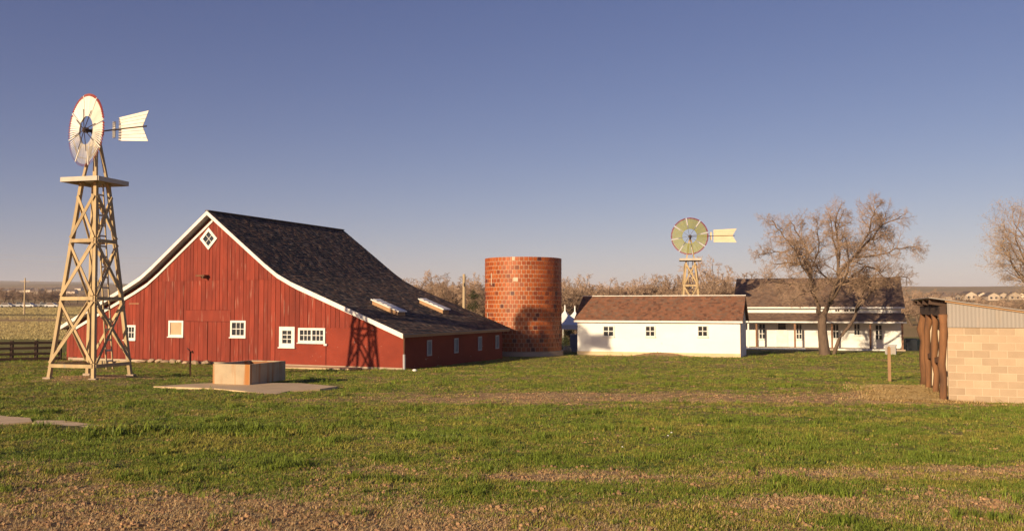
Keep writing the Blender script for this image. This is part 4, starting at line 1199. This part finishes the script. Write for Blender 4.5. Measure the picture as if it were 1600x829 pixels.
# right-hand budding tree, cut by the frame
cfgR = dict(wob=.13, up=.04, n=[9, 6, 5, 4], lr=[.36, .55, .58, .5], rmin=.010, maxl=3)
t = generic_tree(77, 12.0, 4.6, 15, cfgR, .32, .22)
p = at(1648, 540, 60)
rt = thing('budding_tree', 'tan budding tree rising behind the block shed, cut by the right edge', 'tree', (p.x, p.y, gz(p.x, p.y)))
t.trunk.build('trunk', M_BARK, rt, smooth=True)
t.crown.build('crown', M_TWIG, rt)
bud = MB()
for q, d in t.tips:
    for _ in range(7):
        c = q + Vector((t.r.gauss(0, .16), t.r.gauss(0, .16), t.r.gauss(0, .16)))
        a = Vector((t.r.gauss(0, 1), t.r.gauss(0, 1), t.r.gauss(0, 1))).normalized() * t.r.uniform(.02, .045)
        b = Vector((t.r.gauss(0, 1), t.r.gauss(0, 1), t.r.gauss(0, 1))).normalized() * t.r.uniform(.015, .03)
        bud.add([c - a, c + b, c + a, c - b], [(0, 1, 2, 3)])
tag(bud.build('buds', M_BUD, rt), kind='stuff')

# junipers and low evergreens: stem with leaf-sized faces in uneven clumps
def evergreen(label, px, base_py, top_py, D, w, seed, dens=1500):
    r = random.Random(seed)
    p = at(px, base_py, D); g = gz(p.x, p.y)
    H = EYE + (HY - top_py) / F * D - g
    o = thing('juniper', label, 'shrub', (p.x, p.y, g), 0, 'dark evergreens')
    MB().tube([(0, 0, -.2), (.05, 0, H * .5), (0, .03, H * .9)], [.09, .06, .02], 6).build('stem', M_BARK, o)
    mb = MB()
    clumps = []
    for _ in range(26):
        z = H * r.uniform(.08, .97); k = w * (1 - .75 * z / H) * r.uniform(.3, 1.0); a = r.uniform(0, 6.28)
        clumps.append((Vector((k * math.cos(a), k * math.sin(a), z)), r.uniform(.22, .5) * (1.1 - .4 * z / H)))
    for _ in range(dens):
        c, s = r.choice(clumps)
        d = Vector((r.gauss(0, 1), r.gauss(0, 1), r.gauss(0, 1)))
        q = c + d * (s * .5)
        a = (d.normalized() + Vector((0, 0, .6))).normalized() * r.uniform(.05, .12)
        b = Vector((r.gauss(0, 1), r.gauss(0, 1), r.gauss(0, 1))).normalized() * r.uniform(.02, .05)
        mb.add([q - b, q + b, q + a], [(0, 1, 2)])
    mb.build('foliage', M_JUN, o)
evergreen('dark olive juniper between the pole and the silo', 742, 495, 452, 88, 1.3, 3, 3500)
evergreen('dark shrub under the canopy between silo and white shed', 889, 552, 516, 70, 1.0, 4, 2500)

# ------------------------------------------------------------------ far houses and cars
def far_house(label, px, base_py, D, w, d, h, rz, group):
    p = at(px, base_py, D); g = gz(p.x, p.y)
    o = thing('far_house', label, 'house', (p.x, p.y, g - .2), rz, group)
    MB().extrude([(-w / 2, 0), (w / 2, 0), (w / 2, h), (0, h + w * .28), (-w / 2, h)], lambda x, z: (x, -d / 2, z), lambda x, z: (x, d / 2, z)).build('wall', M_FARWALL, o)
    for s in (-1, 1):
        MB().hexa([(0, -d / 2 - .3, h + w * .28 + .02), (s * (w / 2 + .4), -d / 2 - .3, h - .2), (s * (w / 2 + .4), d / 2 + .3, h - .2), (0, d / 2 + .3, h + w * .28 + .02),
                   (0, -d / 2 - .3, h + w * .28 + .3), (s * (w / 2 + .4), -d / 2 - .3, h + .1), (s * (w / 2 + .4), d / 2 + .3, h + .1), (0, d / 2 + .3, h + w * .28 + .3)]).build('roof', M_FARROOF, o)
    for x in (-w * .22, w * .22):
        MB().box(x - .5, x + .5, -d / 2 - .06, -d / 2 - .005, h * .35, h * .75).build('window', M_GLASS, o)
for i, (px, py) in enumerate([(1465, 470), (1474, 468), (1486, 467), (1512, 466), (1533, 467), (1548, 470), (1566, 467), (1583, 469), (1598, 467)]):
    far_house('%s pale gabled house from the left on the rise beyond the block shed' % ORD[i], px, py, 470 + rng.uniform(-40, 60), rng.uniform(4.6, 7.2), rng.uniform(6, 9), rng.uniform(2.0, 2.9), rng.uniform(-.7, .5), 'far houses on the right')
for i, (px, py) in enumerate([(-14, 449), (3, 449), (18, 450), (34, 449), (47, 451), (60, 449), (74, 450), (86, 453), (96, 453), (112, 451), (124, 450)]):
    far_house('%s tiny pale house from the left on the far left hillside' % ORD[i], px, py, 1000 + rng.uniform(-120, 300), rng.uniform(7, 9), rng.uniform(8, 13), rng.uniform(2.6, 3.4), R(90) + rng.uniform(-.5, .5), 'far houses on the left')
def car(label, px, D, rz, truck):
    p = at(px, 478, D); g = gz(p.x, p.y)
    o = thing('parked_car', label, 'car', (p.x, p.y, g), rz, 'cars parked across the field')
    MB().extrude([(-2.2, .35), (2.2, .35), (2.2, .85), (1.2, 1.0), (-2.15, 1.0)], lambda x, z: (x, -.85, z), lambda x, z: (x, .85, z)).build('body', M_CARP, o)
    cab = [(-.1, 1.0), (1.2, 1.0), (.7, 1.62), (.0, 1.62)] if truck else [(-1.9, 1.0), (1.2, 1.0), (.5, 1.55), (-1.4, 1.55)]
    MB().extrude(cab, lambda x, z: (x, -.75, z), lambda x, z: (x, .75, z)).build('cabin', M_CARP, o)
    inner = [((x - .2) * .9 + .1 if not truck else (x - .5) * .8 + .5, 1.02 + (z - 1.0) * .85) for x, z in cab]
    MB().extrude(inner, lambda x, z: (x, -.765, z), lambda x, z: (x, .765, z)).build('window', M_GLASS, o)
    for x in (-1.35, 1.35):
        for y in (-.8, .8):
            MB().tube([(x, y - .1, .33), (x, y + .1, .33)], .33, 10).build('wheel', M_TYRE, o)
for i, (px, tr) in enumerate([(12, 0), (26, 1), (36, 0), (47, 0), (63, 1), (72, 0), (82, 0)]):
    car('%s parked car from the left across the far field' % ORD[i], px, 285 + rng.uniform(-6, 6), rng.uniform(-.4, .6), tr)

# ------------------------------------------------------------------ grass, dry stubble, straw (masses nobody could count)
def tuft(name, n, h, spread, w, lean, seed, m):
    r = random.Random(seed); mb = MB()
    for _ in range(n):
        a = r.uniform(0, 6.28); d = Vector((math.cos(a), math.sin(a), 0)); p = Vector((r.gauss(0, spread), r.gauss(0, spread), -.01))
        hh = h * r.uniform(.55, 1.15); ww = w * r.uniform(.7, 1.2)
        s = Vector((-d.y, d.x, 0)) * ww
        l = r.uniform(.2, 1) * lean * hh
        m1 = p + Vector((0, 0, hh * .55)) + d * (l * .35); t = p + Vector((0, 0, hh)) + d * l
        mb.add([p - s, p + s, m1 + s * .8, m1 - s * .8, t], [(0, 1, 2, 3), (3, 2, 4)])
    o = bpy.data.objects.new(name, mb.mesh(name, m))
    return o
def clod(name, seed):
    r = random.Random(seed); mb = MB()
    for _ in range(3):
        c = Vector((r.gauss(0, .05), r.gauss(0, .05), 0)); q = r.uniform(.012, .03)
        vs = [c + Vector((math.cos(a) * q * r.uniform(.7, 1.2), math.sin(a) * q * r.uniform(.7, 1.2), z)) for z, k in ((-.01, 1), (q * .6, .8)) for a in (0, 1.25, 2.5, 3.77, 5.0)] + [c + Vector((0, 0, q * 1.0))]
        mb.add(vs, [(i, (i + 1) % 5, 5 + (i + 1) % 5, 5 + i) for i in range(5)] + [(5 + i, 5 + (i + 1) % 5, 10) for i in range(5)])
    return bpy.data.objects.new(name, mb.mesh(name, M_CLOD))
def scatter(name, pts, protos, label):
    cl = bpy.data.collections.new(name + '_kinds')
    for o in protos: cl.objects.link(o)
    me = bpy.data.meshes.new(name)
    me.from_pydata([p[:3] for p in pts], [], [])
    for k, nm in ((3, 'tuft_scale'), (4, 'tuft_turn'), (5, 'tuft_kind')):
        a = me.attributes.new(nm, 'FLOAT', 'POINT'); a.data.foreach_set('value', [float(p[k]) if len(p) > k else float(i % len(protos)) for i, p in enumerate(pts)])
    o = link(name, me)
    ng = bpy.data.node_groups.new(name, 'GeometryNodeTree')
    ng.interface.new_socket('Geometry', in_out='INPUT', socket_type='NodeSocketGeometry')
    ng.interface.new_socket('Geometry', in_out='OUTPUT', socket_type='NodeSocketGeometry')
    N, L = ng.nodes, ng.links
    gi, go = N.new('NodeGroupInput'), N.new('NodeGroupOutput')
    ci = N.new('GeometryNodeCollectionInfo'); ci.inputs['Collection'].default_value = cl
    ci.inputs['Separate Children'].default_value = True; ci.inputs['Reset Children'].default_value = True
    ip = N.new('GeometryNodeInstanceOnPoints'); ip.inputs['Pick Instance'].default_value = True
    s1 = N.new('GeometryNodeInputNamedAttribute'); s1.data_type = 'FLOAT'; s1.inputs['Name'].default_value = 'tuft_scale'
    s2 = N.new('GeometryNodeInputNamedAttribute'); s2.data_type = 'FLOAT'; s2.inputs['Name'].default_value = 'tuft_turn'
    s3 = N.new('GeometryNodeInputNamedAttribute'); s3.data_type = 'FLOAT'; s3.inputs['Name'].default_value = 'tuft_kind'
    L.new(s3.outputs['Attribute'], ip.inputs['Instance Index'])
    cx = N.new('ShaderNodeCombineXYZ')
    L.new(s2.outputs['Attribute'], cx.inputs['Z'])
    L.new(gi.outputs[0], ip.inputs['Points']); L.new(ci.outputs[0], ip.inputs['Instance'])
    L.new(cx.outputs[0], ip.inputs['Rotation']); L.new(s1.outputs['Attribute'], ip.inputs['Scale'])
    L.new(ip.outputs[0], go.inputs[0])
    md = o.modifiers.new('scatter', 'NODES'); md.node_group = ng
    tag(o, label, None, kind='stuff')
    return o
def in_rect(x, y, o, u, b, x0, x1, y0, y1):
    q = Vector((x, y, 0)) - Vector((o.x, o.y, 0))
    a, c = q.dot(u), q.dot(b)
    return x0 < a < x1 and y0 < c < y1
def in_poly(x, y, poly):
    c = False; n = len(poly)
    for i in range(n):
        (x0, y0), (x1, y1) = poly[i], poly[(i + 1) % n]
        if (y0 > y) != (y1 > y) and x < (x1 - x0) * (y - y0) / (y1 - y0) + x0: c = not c
    return c
slabA = [(q.x, q.y) for q in (ray_plane(a, b, (0, 0, slabz), (0, 0, 1)) for a, b in slab_px)]
zz = gz(-9.5, 18) + .045
slabs = [slabA, [(q.x, q.y) for q in pl]] + [[(q.x, q.y) for q in (ray_plane(a, b, (0, 0, zz), (0, 0, 1)) for a, b in px)] for px in ([(-60, 640), (12, 650), (47, 652), (50, 658), (0, 662), (-60, 655)], [(56, 656), (98, 656), (168, 665), (150, 670), (112, 676), (70, 668), (50, 660)])]
def blocked(x, y):
    if y > 14:
        if in_rect(x, y, BARN_O, U, B, -11.2, 12.1, -.12, 12): return True
        if in_rect(x, y, WSO, WU, WB, -.2, SL + .2, -.1, 6): return True
        if in_rect(x, y, BS, BU, BB, -.05, 6, -.05, 7): return True
        if (x - SX) ** 2 + (y - SY) ** 2 < 7.6: return True
        for s in slabs:
            if in_poly(x + .22 * nz(x * 2.1, y * 2.1, 71), y + .22 * nz(x * 2.1, y * 2.1, 72), s): return True
    return False
gr = random.Random(21)
green, dryp = [], []
for _ in range(280000):
    y = 6.0 * (62 / 6.0) ** gr.random()
    x = gr.uniform(-.68, .68) * y
    if blocked(x, y): continue
    d = dryness(x, y)
    far = 1 + .018 * max(0, y - 8)
    cl = nz(x * 1.1, y * 1.1, 31) + .6 * nz(x * 3.3, y * 3.3, 33)
    tall = .78 + .6 * max(0, cl)
    ditch = abs(x + 5.9) < 2.6 and 15.0 < y < 16.5
    if ditch: tall *= 1.7; d = min(d, .12)
    u = gr.random()
    if u > .04 + .96 * smooth(.12, .85, d + .18 * gr.gauss(0, 1)):
        if cl < -.25 and not ditch and gr.random() < .55: continue                               # thin spots show the soil
        tone = nz(x * .5, y * .7, 41) + .5 * nz(x * 2.2, y * 2.6, 42) + .35 * gr.gauss(0, 1) - .5 * d
        kind = 7 if (nz(x * .9, y * .9, 51) > .38 and gr.random() < .22) else 6 if (cl > .42 and gr.random() < .34) else (gr.choice((0, 1, 2)) if tone > -.12 else gr.choice((3, 4, 5)))
        green.append((x, y, terrain(x, y), gr.uniform(.55, 1.15) * tall * far * (1 - .3 * d), gr.uniform(0, 6.28), kind))
    elif gr.random() < .55:
        dryp.append((x, y, terrain(x, y), gr.uniform(.45, 1.05) * far, gr.uniform(0, 6.28), gr.choice((0, 0, 0, 0, 1, 1, 1, 1, 2, 2, 3, 3, 3, 4, 4, 5)) if gr.random() < .8 else gr.choice((0, 1, 3))))
print('tufts', len(green), len(dryp))
scatter('grass', green, [tuft('grass_tuft_a', 9, .060, .030, .0042, .9, 1, M_GRASS), tuft('grass_tuft_b', 10, .050, .040, .0045, 1.1, 2, M_GRASS), tuft('grass_tuft_c', 8, .075, .028, .004, .8, 3, M_GRASS),
                         tuft('grass_tuft_d', 10, .052, .042, .0045, 1.2, 4, M_GRASSY), tuft('grass_tuft_e', 9, .062, .032, .0042, 1.0, 10, M_GRASSY), tuft('grass_tuft_f', 8, .045, .045, .0045, 1.4, 11, M_GRASSY), tuft('grass_tuft_g', 12, .115, .035, .0045, .75, 12, M_GRASS), tuft('grass_tuft_h', 9, .045, .02, .013, 1.9, 17, M_WEED)], 'short green spring grass over the meadow')
scatter('dry_grass', dryp, [tuft('dry_tuft_a', 8, .034, .045, .0040, 2.2, 5, M_DRY), tuft('dry_tuft_b', 9, .024, .06, .0045, 3.4, 6, M_DRY2), tuft('dry_tuft_c', 8, .030, .05, .004, 2.8, 13, M_DRY3), tuft('dry_tuft_d', 7, .055, .035, .0035, 1.3, 7, M_DRY), tuft('dry_tuft_e', 3, .018, .06, .014, 2.5, 18, M_LITTER), clod('dry_tuft_f', 19)], 'flattened tan dry grass in bands and patches')
stub = []
for _ in range(26000):
    y = 88 * (285 / 88) ** gr.random(); x = gr.uniform(-.72, -.28) * y
    if in_rect(x, y, BARN_O, U, B, -12.5, 13, -1, 13): continue
    band = nz(x * .003, y * .055, 14) + .5 * nz(x * .02, y * .12, 15)
    if band < -.18: continue
    stub.append((x, y, terrain(x, y), gr.uniform(2.2, 4.2) * (.6 + y / 160), gr.uniform(0, 6.28)))
scatter('field_stubble', stub, [tuft('stubble_a', 9, .055, .07, .006, 1.2, 15, M_FIELD), tuft('stubble_b', 10, .045, .09, .006, 1.6, 16, M_FIELD)], 'pale straw coloured stubble of the far field on the left')
straw = []
for _ in range(4200):
    a, b = gr.gauss(-.7, .6), gr.uniform(-.6, 5.5)
    q = Vector((BS.x, BS.y, 0)) + BU * a + BB * b
    straw.append((q.x, q.y, terrain(q.x, q.y) + gr.uniform(0, .03), gr.uniform(1.0, 2.2), gr.uniform(0, 6.28)))
scatter('straw_litter', straw, [tuft('straw_wisp_a', 9, .05, .08, .005, 3.5, 8, M_STRAW), tuft('straw_wisp_b', 9, .035, .09, .005, 4.5, 9, M_STRAW)], 'yellow straw scattered at the open front of the block shed')
for i, (px, py) in enumerate(((1049, 685), (1044, 694), (973, 717))):
    p = ray_plane(px, py, (0, 0, .72), (0, 0, 1))
    mb = MB().add([(-.03, -.02, .05), (.03, -.025, .055), (.035, .02, .075), (-.02, .025, .06), (0, 0, .085)], [(0, 1, 4), (1, 2, 4), (2, 3, 4), (3, 0, 4), (3, 2, 1, 0)])
    o = mb.build('paper_scrap', M_CANVAS); o.location = (p.x, p.y, gz(p.x, p.y) + .02); o.rotation_euler = (0, 0, i * 1.3); o.scale = (.55, .55, .55)
    tag(o, 'tiny white paper scrap in the foreground grass, %s' % ('farthest of three', 'middle of three', 'nearest of three')[i], 'scrap', 'white scraps in the grass')
# a white stone lying by the barn corner
p = at(648, 582, 39.9)
mb = MB(); n1 = 8
prof = [(.01, 0), (.09, .0), (.11, .06), (.06, .11), (.01, .12)]
mb.add([(r * math.cos(2 * math.pi * k / n1) * (1.1 + .2 * math.sin(2.3 * k)), r * math.sin(2 * math.pi * k / n1), z) for r, z in prof for k in range(n1)], [(a * n1 + k, a * n1 + (k + 1) % n1, (a + 1) * n1 + (k + 1) % n1, (a + 1) * n1 + k) for a in range(len(prof) - 1) for k in range(n1)])
o = mb.build('white_rock', M_WHITE, smooth=True); o.location = (p.x, p.y, gz(p.x, p.y))
tag(o, 'small white rock in the grass by the shaded barn corner', 'rock')

# ------------------------------------------------------------------ air: even thin haze round the whole place, sky outside
hz_m = bpy.data.materials.new('thin_haze'); hz_m.use_nodes = True
hn = hz_m.node_tree; hn.nodes.clear()
ho = hn.nodes.new('ShaderNodeOutputMaterial'); hv = hn.nodes.new('ShaderNodeVolumePrincipled')
hv.inputs['Color'].default_value = (.80, .86, 1.0, 1); hv.inputs['Density'].default_value = HAZE; hv.inputs['Anisotropy'].default_value = 0.0
hn.links.new(hv.outputs['Volume'], ho.inputs['Volume'])
hz = MB().box(-11000, 11000, -400, 13500, -8, 230).build('haze', hz_m)
tag(hz, kind='stuff')
